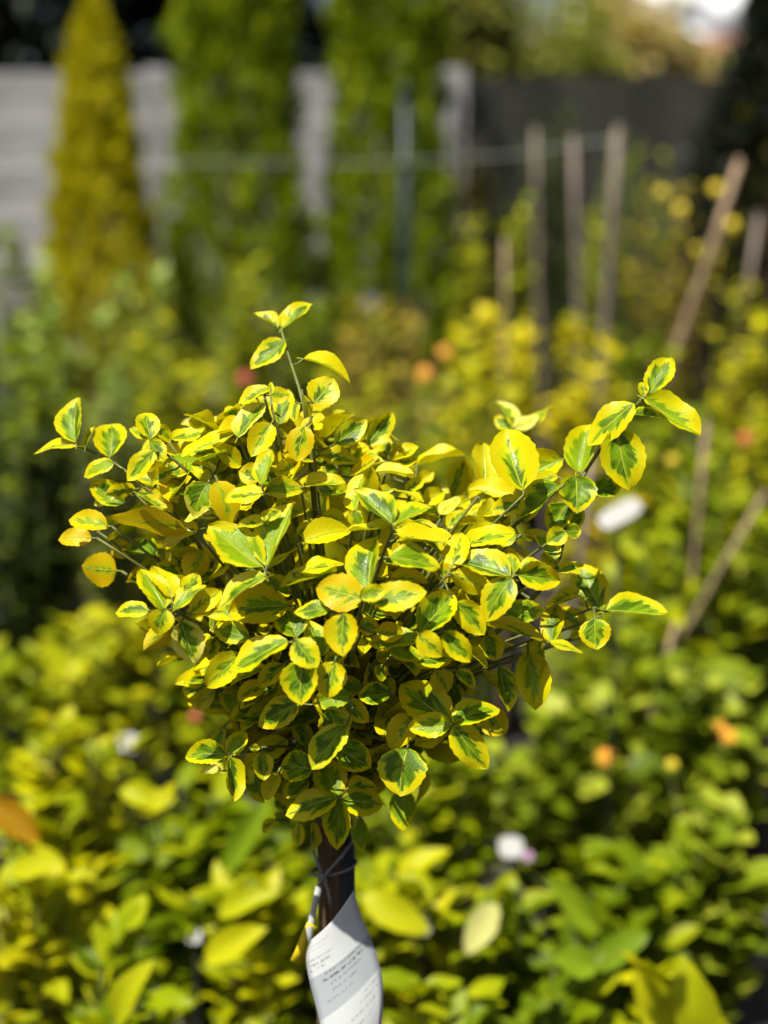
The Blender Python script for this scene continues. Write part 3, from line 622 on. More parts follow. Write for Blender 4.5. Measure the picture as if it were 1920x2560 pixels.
BIGLEAF = [
 ('upright large bright', (0.341, 0.338, 0.491), (0.294, 0.336, 0.578), 0.0443, 'y'),
 ('upright large bright', (0.376, 0.337, 0.486), (0.347, 0.337, 0.586), 0.049, 'y'),
 ('dark green big', (0.281, 0.548, 0.518), (0.215, 0.544, 0.598), 0.0322, 'g'),
 ('below the dark green', (0.254, 0.401, 0.548), (0.204, 0.386, 0.574), 0.036, 'g'),
 ('pale cream', (0.144, 0.509, 0.577), (0.1, 0.478, 0.527), 0.0355, 'c'),
 ('right behind the white', (-0.03, 0.511, 0.587), (0.058, 0.483, 0.552), 0.0405, 'y'),
 ('right behind the white', (0.026, 0.564, 0.595), (0.064, 0.539, 0.573), 0.0286, 'y'),
 ('yellow oval', (-0.313, 0.342, 0.509), (-0.28, 0.338, 0.587), 0.0355, 'y'),
 ('left behind the hanging', (-0.222, 0.449, 0.532), (-0.149, 0.439, 0.583), 0.037, 'y'),
 ('left behind the hanging', (-0.21, 0.506, 0.562), (-0.139, 0.495, 0.606), 0.0314, 'y'),
 ('beneath the orange', (-0.488, 0.489, 0.726), (-0.422, 0.46, 0.686), 0.037, 'o'),
 ('left behind the white', (-0.213, 0.609, 0.568), (-0.148, 0.611, 0.675), 0.0373, 'g'),
 ('left behind the white', (-0.336, 0.628, 0.656), (-0.275, 0.612, 0.68), 0.032, 'y'),
 ('left behind the white', (-0.352, 0.633, 0.68), (-0.285, 0.61, 0.669), 0.032, 'y'),
 ('left behind the white', (-0.309, 0.623, 0.635), (-0.285, 0.615, 0.695), 0.024, 'y'),
 ('dark green big', (0.263, 0.493, 0.498), (0.331, 0.483, 0.552), 0.0355, 'g'),
 ('beneath the orange', (-0.459, 0.471, 0.639), (-0.395, 0.456, 0.666), 0.0345, 'y'),
]
# ------------------------------------------------------------------ the grafted euonymus
LEAVES = [[float(v) for v in l.split()] for l in HERO.splitlines()]
TX, TY = -.044, -.05; TOPZ = 1.0
tree = empty('euonymus_tree', (TX, TY, .24), 'sharp golden and green variegated euonymus grafted as a small round-headed tree', 'tree')
tr = MB()
tz = [.20, .45, .7, .85, .95, 1.0, 1.04]
tr.tube([(TX-.006+.004*math.sin(z*9), TY+.003*math.cos(z*7), z) for z in tz], [.012, .0112, .0105, .0105, .011, .013, .009], 14)
tr.build('trunk', M_BARK, tree)
stems = []   # (pts, r0, r1)
def bez(a, c, b, k=8): return [(1-t)**2*a+2*t*(1-t)*c+t*t*b for t in [i/k for i in range(k+1)]]
hub = Vector((TX, TY, TOPZ))
for q in STEMS:
    pl = [Vector(p) for p in q]; e = pl[-1]
    tail = bez(e, Vector((e.x*.6+hub.x*.4, e.y*.5+hub.y*.5, e.z*.55+hub.z*.45-.02)), hub+Vector((0, 0, .01)), 6)
    full = pl+tail[1:]
    # smooth a little
    sm = [full[0]]+[(full[i-1]+full[i]*2+full[i+1])/4 for i in range(1, len(full)-1)]+[full[-1]]
    stems.append(sm)
clusters = []
for lf in LEAVES:
    b = Vector(lf[:3])/10000; ax = (Vector(lf[3:6])/10000-b); ax.normalize()
    b2 = b-ax*.004
    best = min((min((p-b2).length for p in s), k) for k, s in enumerate(stems))
    if best[0] < .022: continue
    for c in clusters:
        if (c[0]/c[1]-b2).length < .022: c[0] += b2; c[1] += 1; break
    else: clusters.append([b2.copy(), 1])
for c, k in [(c[0]/c[1], c[1]) for c in clusters]:
    d = c-hub
    ctl = hub+Vector((d.x*.45, d.y*.45+.02, d.z*.62-.01)); tipc = c
    stems.append([p for p in bez(tipc, ctl, hub+Vector((random.uniform(-.008, .008), random.uniform(-.006, .008), random.uniform(-.02, .03))), 9)])
for s in stems:
    k = len(s); mb = MB()
    mb.tube(s, [.0011+.0022*(i/(k-1))**1.5 for i in range(k)], 6); mb.build('branch', M_TWIG, tree)
allp = [p for s in stems for p in s]
def nearest(b):
    best = None
    for s in stems:
        for i in range(len(s)-1):
            a, e = s[i], s[i+1]; d = e-a; t = max(0, min(1, (b-a).dot(d)/max(1e-9, d.length_squared))); p = a+d*t
            l = (p-b).length
            if best is None or l < best[0]: best = (l, p)
    return best
tw = MB(); leaf_objs = []
for i, lf in enumerate(LEAVES):
    B = Vector(lf[:3])/10000; T = Vector(lf[3:6])/10000; n = Vector(lf[6:9])/100; Wd = lf[9]/10000
    r = random.Random(i*7+3)
    # a drooping leaf keeps its traced tip: choose curl variants by chance
    o = put('leaf', VMESH[r.randrange(36)], frame(B, B+(T-B)*1.07, n, Wd*1.17), tree)
    o.color = (lf[10]/100+r.uniform(-.14, .12), .5+.5*lf[11]/100, r.random(), 1)
    l, p = nearest(B)
    if l > .0025: tw.tube([B+(T-B)*.02, (B+p)/2+Vector((0, 0, -.1*l)), p], [.0008, .0009, .0010], 5)
tag(tw.build('petiole_twigs', M_TWIG, tree), kind='stuff')
# leaves deeper in the head
def profile(z):
    tb = [(.925, 820, 110), (.96, 820, 210), (.993, 825, 310), (1.027, 850, 350), (1.058, 870, 410), (1.09, 840, 450), (1.124, 840, 500), (1.157, 830, 530), (1.207, 790, 530), (1.235, 730, 390), (1.256, 690, 250), (1.275, 660, 130)]
    for a, b in zip(tb, tb[1:]):
        if a[0] <= z <= b[0]:
            t = (z-a[0])/(b[0]-a[0]); return ((a[1]+(b[1]-a[1])*t-960)/3000, (a[2]+(b[2]-a[2])*t)/3000)
    return None
fill = []
r = random.Random(77); tries = 0
while len(fill) < 820 and tries < 40000:
    tries += 1
    z = r.uniform(.928, 1.272) if r.random() < .7 else r.uniform(.935, 1.15); pr = profile(z)
    cx, hw = pr; ang = r.uniform(0, 6.283); rad = math.sqrt(r.uniform(.05, 1))
    dx = math.cos(ang)*hw*rad*.93; dyr = min(.15, hw*.8)
    dy = math.sin(ang)*dyr*rad
    yf = -.037-.125*math.sqrt(max(0, 1-(dx/.22)**2-((z-1.14)/.19)**2))
    yy = -.02+dy
    if yy < yf+.045: continue
    fill.append((Vector((cx+dx, yy, z-.25*max(0, yy+.02))), Vector((dx/hw, dy/dyr, (z-1.10)/.17))))
nobj = 300-len(LEAVES)
# the ones nearest the upper surface show most: those become single leaves
fill.sort(key=lambda q: -(q[0].z-.35*q[0].y))
FV, FF, FU, FS, FG = [], [], [], [], []
for i, (p, d) in enumerate(fill):
    o_ = Vector((d.x, d.y, .25*d.z)); o_ = o_.normalized() if o_.length > .01 else Vector((1, 0, 0))
    ax = (o_*r.uniform(.2, 1)+Vector((r.uniform(-1, 1), r.uniform(-1, 1), r.uniform(-.7, .9)))*.9).normalized()
    n = (Vector((0, 0, 1))*r.uniform(.5, 1.2)+o_*.7+Vector((r.uniform(-1, 1), r.uniform(-1, 1), r.uniform(-.4, .4)))*.45)
    L = r.uniform(.027, .043); Wd = L*r.uniform(.56, .70); mx = frame(p, p+ax*L, n, Wd); k = r.randrange(36)
    g_ = r.choice([-.2, .05, .2, .35, .55, .7, 1.0]); s_ = r.random()
    if i < nobj:
        o = put('leaf', VMESH[k], mx, tree); o.color = (g_, r.uniform(.35, .8), s_, 1)
    else:
        V, Fc, U = VARS[k]; n0 = len(FV)
        FV += [mx @ Vector(v) for v in V]; FF += [tuple(n0+q for q in f) for f in Fc]; FU += U
        FS += [s_*40]*len(V); FG += [g_]*len(V)
fo = link('inner_leaves', mesh('inner_leaves', FV, FF, True, FU, {'seed': FS, 'green': FG}), M_LEAF, tree); fo.color = (0, .58, 0, 1); tag(fo, kind='stuff')
# twigs that carry the inner leaves
mb = MB()
for p, d in fill[::3]:
    l, q = nearest(p); mb.tube([p, (p+q)/2+Vector((0, 0, -.15*l)), q], [.0008, .001, .0013], 5)
tag(mb.build('inner_twigs', M_TWIG, tree), kind='stuff')

# black stake tied to the trunk, pot
stake = empty('support_stake', (TX+.016, TY+.012, .2), 'black stake standing against the trunk of the round-headed tree', 'stake')
mb = MB(); mb.tube([(TX+.010, TY+.006, .2), (TX+.0095, TY+.006, .6), (TX+.009, TY+.006, .985)], [.010, .010, .0098], 14); mb.build('pole', M_BLACK, stake)
mb = MB(); mb.tube([(TX+.009, TY+.006, .980), (TX+.009, TY+.006, .995)], [.0112, .0102], 14); mb.build('cap', M_BLACK, stake)
def pot(parent, x, y, rad, h, soil=True):
    mb = MB(); k = 20
    prof = [(rad*.78, 0), (rad*.98, h*.93), (rad*1.06, h*.93), (rad*1.06, h), (rad*.95, h), (rad*.93, h*.9)]
    for rr, z in prof:
        for j in range(k): th = 2*math.pi*j/k; mb.v.append(Vector((x+rr*math.cos(th), y+rr*math.sin(th), z+.002)))
    for i in range(len(prof)-1):
        for j in range(k): mb.f.append((i*k+j, i*k+(j+1) % k, (i+1)*k+(j+1) % k, (i+1)*k+j))
    mb.f.append(tuple(range(k))[::-1]); mb.build('pot', M_BLACK, parent)
    mb = MB()
    for j in range(k): th = 2*math.pi*j/k; mb.v.append(Vector((x+rad*.94*math.cos(th), y+rad*.94*math.sin(th), h*.9+.004*math.sin(j*3))))
    mb.f.append(tuple(range(k))); mb.build('soil', M_SOIL, parent)
pot(tree, TX, TY, .13, .24)

# string
st = empty('tie_string', (TX, TY-.02, .885), 'grey string knotted in a cross around trunk and stake above the white tag', 'string')
def ring(z0, tilt, ph):
    pts = []
    for j in range(17):
        th = ph+2*math.pi*j/16
        pts.append((TX+.001+.0195*math.cos(th), TY+.001+.0145*math.sin(th), z0+tilt*math.cos(th)))
    return pts
kn = Vector((TX-.008, TY-.0148, .8875))
mb = MB(); mb.tube(ring(.888, .005, -1.9), .0013, 6); mb.build('loop', M_STRING, st)
mb = MB(); mb.tube([(TX-.018, TY-.003, .916), (TX-.015, TY-.010, .905), kn, (TX-.004, TY-.0165, .877), (TX-.002, TY-.017, .867), (TX-.0015, TY-.0165, .860)], .0014, 6); mb.build('strand', M_STRING, st)
mb = MB(); mb.tube([(TX+.019, TY-.003, .917), (TX+.008, TY-.012, .904), kn+Vector((0, -.002, 0)), (TX-.013, TY-.0125, .876)], .0014, 6); mb.build('strand', M_STRING, st)
mb = MB(); mb.tube([kn+Vector((-.003, .001, .003)), kn+Vector((0, -.003, 0)), kn+Vector((.003, 0, -.004))], [.0016, .003, .0016], 8); mb.build('knot', M_STRING, st)

# white tag
def tag_mat():
    m, n, out = newmat('printed_tag'); g = G(n)
    uv = N(n, 'ShaderNodeUVMap'); sp = N(n, 'ShaderNodeSeparateXYZ'); n.links.new(uv.outputs[0], sp.inputs[0]); u, v = sp.outputs[0], sp.outputs[1]
    def win(x, a, b, e=.006): return g.m('MULTIPLY', g.ss(x, a-e, a+e), g.ss(x, b+e, b-e))
    c = g.mix(win(v, .33, .60), (.50, .52, .515), (.33, .36, .375))
    ink = None
    rows = [(.10, .02, .45, .35), (.135, .02, .35, .25), (.21, .03, .50, .40), (.25, .02, .42, .55), (.285, .02, .30, .5), (.345, .25, .85, .55), (.385, .2, .9, .85), (.425, .3, .8, .5), (.47, .3, .7, .45), (.52, .15, .6, .3),
            (.64, .70, .95, .35), (.68, .6, .95, .3), (.73, .45, .9, .35), (.79, .35, .8, .35), (.85, .1, .6, .6), (.9, .1, .5, .6)]
    for (r0, a, b, k) in rows:
        no = g.noise(g.xyz(g.m('MULTIPLY', u, 46.0), g.m('MULTIPLY', v, 30.0), r0*90), 1.0, None, 2.0)
        x = g.m('MULTIPLY', g.m('MULTIPLY', win(v, r0-.009, r0+.009, .004), win(u, a, b, .01)), g.m('MULTIPLY', g.ss(no, .45, .55), k))
        ink = x if ink is None else g.m('MAXIMUM', ink, x)
    c = g.mix(ink, c, (.06, .065, .07))
    p = N(n, 'ShaderNodeBsdfPrincipled'); n.links.new(c, p.inputs['Base Color']); p.inputs['Roughness'].default_value = .38
    n.links.new(p.outputs[0], out.inputs[0]); return m
tg = empty('plant_tag', (TX-.01, TY-.05, .87), 'white printed paper tag hanging twisted from the trunk by a strap', 'tag')
def crv(pts, v):
    x = v*(len(pts)-1); i = min(int(x), len(pts)-2); f = x-i
    p0 = Vector(pts[max(i-1, 0)]); p1 = Vector(pts[i]); p2 = Vector(pts[i+1]); p3 = Vector(pts[min(i+2, len(pts)-1)])
    return .5*((2*p1)+(p2-p0)*f+(2*p0-5*p1+4*p2-p3)*f*f+(3*p1-p0-3*p2+p3)*f**3)
V, Fc, U = [], [], []
nu, nv = 10, 30
for j in range(nv+1):
    v = j/nv; a = crv(TAGL, v); b = crv(TAGR, v)
    for i in range(nu+1):
        u = i/nu; p = a.lerp(b, u); p.y -= .010*math.sin(u*math.pi)*(1-.3*v)
        V.append(p); U.append((u, v))
for j in range(nv):
    for i in range(nu): a = j*(nu+1)+i; Fc.append((a, a+nu+1, a+nu+2, a+1))
ts = link('sheet', mesh('sheet', V, Fc, True, U), tag_mat(), tg)
so_ = ts.modifiers.new('thickness', 'SOLIDIFY'); so_.thickness = .0006; so_.offset = 1
V, Fc = [], []
sp_ = [Vector((TX-.0115, TY-.0135, .878)), Vector((TX-.014, TY-.02, .868)), Vector(TAGL[0])+Vector((-.001, .0, .010)), Vector(TAGL[0])+Vector((.001, -.001, -.004))]
for i, p in enumerate(sp_):
    for s in (-1, 1): V.append(p+Vector((s*.0027, s*.001, 0)))
    if i: Fc.append((2*i-2, 2*i-1, 2*i+1, 2*i))
ts = link('strap', mesh('strap', V, Fc), M_WHITE, tg); so_ = ts.modifiers.new('thickness', 'SOLIDIFY'); so_.thickness = .0006

V, Fc = [], []
sp_ = [Vector(TAGL[0])+Vector((.002, .002, .014)), Vector(TAGL[0])+Vector((-.003, .003, .004)), Vector(TAGL[0])+Vector((-.008, .002, -.010)), Vector(TAGL[0])+Vector((-.013, .0, -.020))]
for i, p in enumerate(sp_):
    for s in (-1, 1): V.append(p+Vector((s*.0042, s*.001, -s*.0030)))
    if i: Fc.append((2*i-2, 2*i-1, 2*i+1, 2*i))
ts = link('strap_tail', mesh('strap_tail', V, Fc), solid('yellow_plastic', (.72, .56, .01), .4, .1, 30), tg); so_ = ts.modifiers.new('thickness', 'SOLIDIFY'); so_.thickness = .0006
# ------------------------------------------------------------------ setting
gm = solid('ground_fabric', (.040, .037, .034), .9, .5, 6.0, .15, .4)
gv = [(-300, -60, 0), (300, -60, 0), (300, 400, 0), (-300, 400, 0)]
g_ = link('ground', mesh('ground', gv, [(0, 1, 2, 3)], False), gm); tag(g_, kind='structure')
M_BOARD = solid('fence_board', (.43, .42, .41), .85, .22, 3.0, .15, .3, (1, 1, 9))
M_WALL = solid('shade_dark_board', (.05, .05, .042), .9, .3, 3.0, .1, .3)  # shade on the far fence is put into this dark colour
def fence(label, x0, x1, y, top, bh, nb, thick, mat, tilt, group=None):
    f = empty('board_fence', ((x0+x1)/2, y, 0), label, 'fence', group)
    seg = max(1, round((x1-x0)/1.25)); wd = (x1-x0)/seg
    mbp = MB(); M = Matrix.Rotation(tilt, 3, 'X'); mbp.box((0, 0, 0), (wd-.012, thick, bh+.012), M)
    me = mesh('board', mbp.v, mbp.f, False); me.materials.append(mat)
    for i in range(seg):
        for k in range(nb):
            o = bpy.data.objects.new('board', me); col.objects.link(o); o.parent = f
            o.location = (x0+wd*(i+.5)-f.location.x, 0, top-bh*(k+.5)); o.rotation_euler = (random.uniform(-.012, .012), 0, random.uniform(-.004, .004))
    for i in range(seg+1):
        mb = MB(); mb.box((x0+wd*i, y+thick*.5+.05, (top+.03)/2), (.09, .08, top+.03)); mb.build('post', mat, f, False)
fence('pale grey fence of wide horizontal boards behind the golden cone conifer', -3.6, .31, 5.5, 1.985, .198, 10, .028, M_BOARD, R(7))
fence('fence with shade put into its dark boards behind the thin stakes and black conifer', .45, 4.2, 8.1, 2.17, .24, 9, .03, M_WALL, R(3))

# ------------------------------------------------------------------ foliage generators
def tmpl(nt_, ratio, fold=.2, curl=.15):
    V = []; Fc = []
    for i in range(nt_+1):
        t = i/nt_; wd = math.sin(math.pi*min(1, t**.85))**.8 if 0 < i < nt_ else .06
        for v in (-1, 0, 1): V.append((v*.5*wd*ratio, t, abs(v)*.5*wd*fold*ratio*1.5-curl*t*t))
    for i in range(nt_):
        a = i*3; Fc += [(a, a+1, a+4, a+3), (a+1, a+2, a+5, a+4)]
    return np.array(V), np.array(Fc)
def scatter(name, B, A, Nn, L, seed, tm, mat, parent, kind='stuff'):
    """one mesh of many leaves: bases B, axes A, normals Nn, lengths L"""
    A = A/np.linalg.norm(A, axis=1, keepdims=True); Nn = Nn-A*(Nn*A).sum(1, keepdims=True); Nn /= np.linalg.norm(Nn, axis=1, keepdims=True)+1e-9
    X = np.cross(A, Nn); V, Fc = tm; k = len(V)
    P = B[:, None]+L[:, None, None]*(V[None, :, 0:1]*X[:, None]+V[None, :, 1:2]*A[:, None]+V[None, :, 2:3]*Nn[:, None])
    F_ = (Fc[None]+(np.arange(len(B))*k)[:, None, None]).reshape(-1, 4)
    me = bpy.data.meshes.new(name); nf = len(F_)
    me.vertices.add(len(B)*k); me.vertices.foreach_set('co', P.astype(np.float32).ravel())
    me.loops.add(nf*4); me.loops.foreach_set('vertex_index', F_.astype(np.int32).ravel())
    me.polygons.add(nf); me.polygons.foreach_set('loop_start', np.arange(nf, dtype=np.int32)*4)
    me.polygons.foreach_set('use_smooth', np.ones(nf, dtype=bool))
    at_ = me.attributes.new('seed', 'FLOAT', 'POINT'); at_.data.foreach_set('value', np.repeat(seed, k).astype(np.float32))
    me.update(calc_edges=True); o = link(name, me, mat, parent)
    if kind: tag(o, kind=kind)
    return o
T4 = tmpl(4, .5); T4R = tmpl(4, .85); T3 = tmpl(3, .42)
PAL = {
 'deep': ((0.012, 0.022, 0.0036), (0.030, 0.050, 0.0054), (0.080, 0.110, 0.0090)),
 'pale': ((.10, .17, .02), (.24, .35, .05), (.40, .50, .09)), 'lime': ((0.221, 0.298, 0.0072), (0.464, 0.486, 0.0072), (0.641, 0.575, 0.0072)),
 'limedark': ((0.163, 0.244, 0.0090), (0.423, 0.471, 0.0108), (0.683, 0.650, 0.0108)), 'green': ((0.075, 0.120, 0.0045), (0.170, 0.240, 0.0045), (0.340, 0.380, 0.0067)),
 'tan': ((0.218, 0.234, 0.0212), (0.468, 0.374, 0.0423), (0.749, 0.593, 0.0491)), 'gold': ((0.520, 0.442, 0.0059), (0.800, 0.676, 0.0045), (0.800, 0.754, 0.0045)),
 'airy': ((0.208, 0.169, 0.0293), (0.364, 0.312, 0.0175), (0.624, 0.546, 0.0117)), 'goldgreen': ((0.312, 0.374, 0.0086), (0.686, 0.624, 0.0086), (0.800, 0.800, 0.0086)),
 'grey': ((0.125, 0.172, 0.0423), (0.234, 0.296, 0.0702), (0.374, 0.437, 0.0981)), 'limegreen': ((0.100, 0.170, 0.0027), (0.300, 0.380, 0.0036), (0.520, 0.520, 0.0054)),
 'rust': ((0.208, 0.260, 0.0072), (0.442, 0.429, 0.0072), (0.598, 0.338, 0.0086)), 'round': ((0.080, 0.130, 0.0054), (0.250, 0.330, 0.0099), (0.480, 0.520, 0.0450)),
 'laurel': ((.14, .20, .003), (.40, .44, .003), (.64, .60, .004)), 'laurelg': ((0.070, 0.120, 0.0023), (0.190, 0.270, 0.0027), (0.400, 0.430, 0.0045)),
}
MATS = {k: simple_leaf('leaf_'+k, *v) for k, v in PAL.items()}
BIGM = {'y': simple_leaf('big_yellow', (.40, .44, .006), (.46, .48, .006), (.54, .53, .008)), 'g': simple_leaf('big_green', (.14, .24, .01), (.20, .31, .012), (.26, .36, .012)),
        'c': simple_leaf('big_cream', (.62, .62, .22), (.64, .62, .20), (.6, .6, .24)), 'o': simple_leaf('big_orange', (.40, .22, .006), (.36, .19, .006), (.42, .25, .006))}
NEARLEAF = []
for i in range(6):
    V, Fc, U = leaf_grid(8, 4, random.uniform(.1, .4), random.uniform(.0, .3), .03, 1.0, 900+i); NEARLEAF.append((V, Fc, U))
nl_cache = {}
def near_mesh(mat, i):
    if (mat.name, i) not in nl_cache:
        V, Fc, U = NEARLEAF[i]; me = mesh('leaf', V, Fc, True, U, {'seed': [0.0]*len(V)}); me.materials.append(mat); nl_cache[(mat.name, i)] = me
    return nl_cache[(mat.name, i)]
PLANT = {}
def shrub(name, label, x, y, h, hw, L, pal, n, nobj, z0, seed):
    if L > .062: L *= .72; n = int(n*1.7)
    r = np.random.default_rng(seed); rr = random.Random(seed); n = int(n*1.5); root = empty(name, (x, y, 0), label, 'shrub'); PLANT[label] = root
    ph = min(.24, h*.3); pr = min(.14, max(.07, hw*.6)); pot(root, x, y, pr, ph)
    zb = max(ph+.05, h*z0); ns = max(7, n//16); S = []; mb = MB()
    for k in range(ns):
        a = rr.uniform(0, 6.283); q = math.sqrt(rr.random()); zt = zb+(h-zb)*(.45+.55*rr.random()**.7)
        env = math.sqrt(max(.05, 1-((zt-zb-(h-zb)*.45)/((h-zb)*.62))**2))
        tip = Vector((x+math.cos(a)*hw*q*env, y+math.sin(a)*hw*q*env, zt))
        base = Vector((x+math.cos(a)*pr*.4*q, y+math.sin(a)*pr*.4*q, ph*.88))
        ctl = Vector((x+math.cos(a)*hw*q*.5, y+math.sin(a)*hw*q*.5, (ph+zt)*.5))
        pts = bez(base, ctl, tip, 7); S.append(pts); mb.tube(pts, [.004*(1-.7*i/7) for i in range(8)], 5)
    mb.build('stems', MSTEM[pal], root)
    B = []; A = []; Nn = []
    for i in range(n):
        pts = S[i % ns]; t = 1-.62*(rr.random()**1.25); f = t*7; j = min(6, int(f)); p = pts[j].lerp(pts[j+1], f-j); d = (pts[j+1]-pts[j]).normalized()
        a = rr.uniform(0, 6.283); o_ = Vector((math.cos(a), math.sin(a), rr.uniform(-.35, .55))); ax = (o_+d*rr.uniform(.1, 1.0)).normalized()
        B.append(p); A.append(ax); Nn.append(Vector((0, 0, 1))+d*.4+Vector((rr.uniform(-1, 1), rr.uniform(-1, 1), rr.uniform(-.3, .3)))*.5+Vector((-.1, -.25, 0)))
    Ls = r.uniform(.6, 1.2, n)*L; sd = r.random(n)
    idx = sorted(range(n), key=lambda i: (B[i]-CAM).length)
    for i in idx[:nobj]:
        put('leaf', near_mesh(MATS[pal], rr.randrange(6)), frame(B[i], B[i]+A[i]*Ls[i]*1.15, Nn[i], Ls[i]*.58), root)
    rest = idx[nobj:]
    scatter('foliage', np.array([B[i] for i in rest]), np.array([A[i] for i in rest]), np.array([Nn[i] for i in rest]), Ls[rest], sd[rest], T4R if pal == 'round' else T4, MATS[pal], root)
    return S
MS1 = solid('brown_stem', (.17, .10, .06), .75, .3, 40); MS2 = solid('green_stem', (.12, .15, .03), .6, .3, 40)
MSTEM = {k: (MS1 if k in ('airy', 'tan', 'rust', 'laurel') else MS2) for k in PAL}
STEMS_OF = {}
for i, p in enumerate(PLANTS): STEMS_OF[p[1]] = shrub(*p, 500+i)
def near_stem(lbl, q):
    best = None
    for s in STEMS_OF[lbl]:
        for p in s:
            l = (p-q).length
            if best is None or l < best[0]: best = (l, p)
    return best[1]
for fr, b, t, wdt, k in BIGLEAF:
    lbl = next(p[1] for p in PLANTS if fr in p[1]); root = PLANT[lbl]; b = Vector(b); t = Vector(t)
    o = put('leaf', near_mesh(BIGM[k], random.randrange(6)), frame(b, t, Vector((-.2, -.75, .75)), wdt*1.1), root)
    p = near_stem(lbl, b); mb = MB(); mb.tube([b+(t-b)*.03, (b+p)/2+Vector((0, .01, -.01)), p], [.0016, .002, .0025], 5); mb.build('leaf_stalk', MS2, root)

# flowers
FC = {'red': (.45, .015, .02), 'redorange': (.66, .13, .05), 'pink': (.55, .30, .52), 'orange': (.78, .33, .004), 'yellow': (.78, .60, .01)}
FM = {k: solid('petal_'+k, v, .6, .15, 60) for k, v in FC.items()}; MC = solid('flower_eye', (.45, .24, .02), .8, .3, 200)
for x, y, z, rad, c in FLOWERS:
    rad *= .72
    p = Vector((x, y, z)); lbl = min(PLANT, key=lambda l: (Vector((PLANT[l].location.x, PLANT[l].location.y))-Vector((x, y))).length); root = PLANT[lbl]
    d = (Vector((-.1, -.8, .6))).normalized(); a = d.cross(Vector((1, 0, 0))).normalized(); b = d.cross(a); V = []; Fc = []
    for ring_, (rr_, up_, k) in enumerate(((1.0, .0, 11), (.72, .28, 9), (.42, .45, 7))):
        for j in range(k):
            th = 2*math.pi*(j+.4*ring_)/k; dr = a*math.cos(th)+b*math.sin(th); sd_ = -a*math.sin(th)+b*math.cos(th); n0 = len(V); wd = 3.0/k
            V += [p+d*rad*up_*.6, p+dr*rad*rr_*.62+sd_*rad*rr_*wd*.5+d*rad*(up_+.12), p+dr*rad*rr_+d*rad*(up_-.05), p+dr*rad*rr_*.62-sd_*rad*rr_*wd*.5+d*rad*(up_+.12)]; Fc.append((n0, n0+1, n0+2, n0+3))
    fl = link('flower', mesh('flower', V, Fc), FM[c], root)
    q = near_stem(lbl, p-Vector((0, 0, .05))); mb = MB(); mb.tube([p+d*.004, p-d*.02-Vector((0, 0, .02)), (p+q)/2-Vector((0, 0, .02)), q], .002, 5); mb.build('flower_stalk', MS2, root)

# ------------------------------------------------------------------ conifers
def conifer(name, label, x, y, h, prof, n, L, pal, trans=.32, lean=.9):
    root = empty(name, (x, y, 0), label, 'conifer'); mb = MB(); mb.tube([(x, y, 0), (x, y, h*.5), (x, y, h*.96)], [.05, .035, .008], 8); mb.build('trunk', M_BARK, root)
    z = rng.uniform(.02, 1, n)**.85; ang = rng.uniform(0, 2*np.pi, n)
    R_ = np.interp(z, [q[0] for q in prof], [q[1] for q in prof])
    lump = 1+.10*np.sin(ang*5+z*31)+.08*np.sin(ang*9-z*47+1)+.07*np.sin(z*90+ang*3)
    q = np.clip(1-np.abs(rng.normal(0, .16, n)), .25, 1.08)
    rad = R_*lump*q
    B = np.stack([x+rad*np.cos(ang), y+rad*np.sin(ang), z*h], 1)
    o_ = np.stack([np.cos(ang), np.sin(ang), np.zeros(n)], 1)
    A = o_*.55+np.array([0, 0, lean])+rng.normal(0, .35, (n, 3)); Nn = np.cross(A, np.array([0, 0, 1.0]))+rng.normal(0, .5, (n, 3))+o_*.5
    B = B-A/np.linalg.norm(A, axis=1, keepdims=True)*L*.5
    m = simple_leaf('spray_'+name, *pal, trans=trans, rough=.6, spec=.25)
    scatter('crown', B, A, Nn, rng.uniform(.6, 1.3, n)*L, rng.random(n), T3, m, root)
conifer('golden_conifer', 'golden yellow cone-shaped conifer before the pale grey fence', -.985, 4.05, 2.13, [(0, .24), (.35, .24), (.55, .20), (.7, .155), (.85, .11), (.93, .07), (1, .01)], 13000, .042, ((.30, .28, .002), (.56, .51, .003), (.74, .68, .004)))
GREENC = ((.07, .12, .001), (.24, .34, .002), (.46, .54, .003))
conifer('green_conifer', 'tall green columnar conifer between the golden cone and the green pole', -.55, 4.5, 2.75, [(0, .30), (.2, .31), (.46, .28), (.6, .222), (.8, .215), (.93, .16), (1, .02)], 17000, .045, GREENC)
conifer('green_conifer', 'tall green columnar conifer standing behind the green pole', .015, 4.62, 2.85, [(0, .28), (.2, .29), (.46, .25), (.6, .205), (.8, .20), (.93, .15), (1, .02)], 17000, .045, GREENC)
conifer('shade_dark_conifer', 'pointed conifer with shade put into its near-black foliage behind the leaning pale cane', 1.47, 4.5, 2.6, [(0, .36), (.4, .40), (.62, .30), (.8, .15), (1, .02)], 9000, .06, ((.004, .008, .004), (.010, .016, .006), (.022, .03, .01)), .08)  # stands in shade; the shade is put into the foliage colours
conifer('lime_conifer', 'yellow green conifer at the far side of the black conifer', 1.98, 6.3, 2.9, [(0, .3), (.5, .30), (.9, .2), (1, .02)], 5000, .07, ((.16, .18, .006), (.30, .30, .006), (.45, .40, .01)))

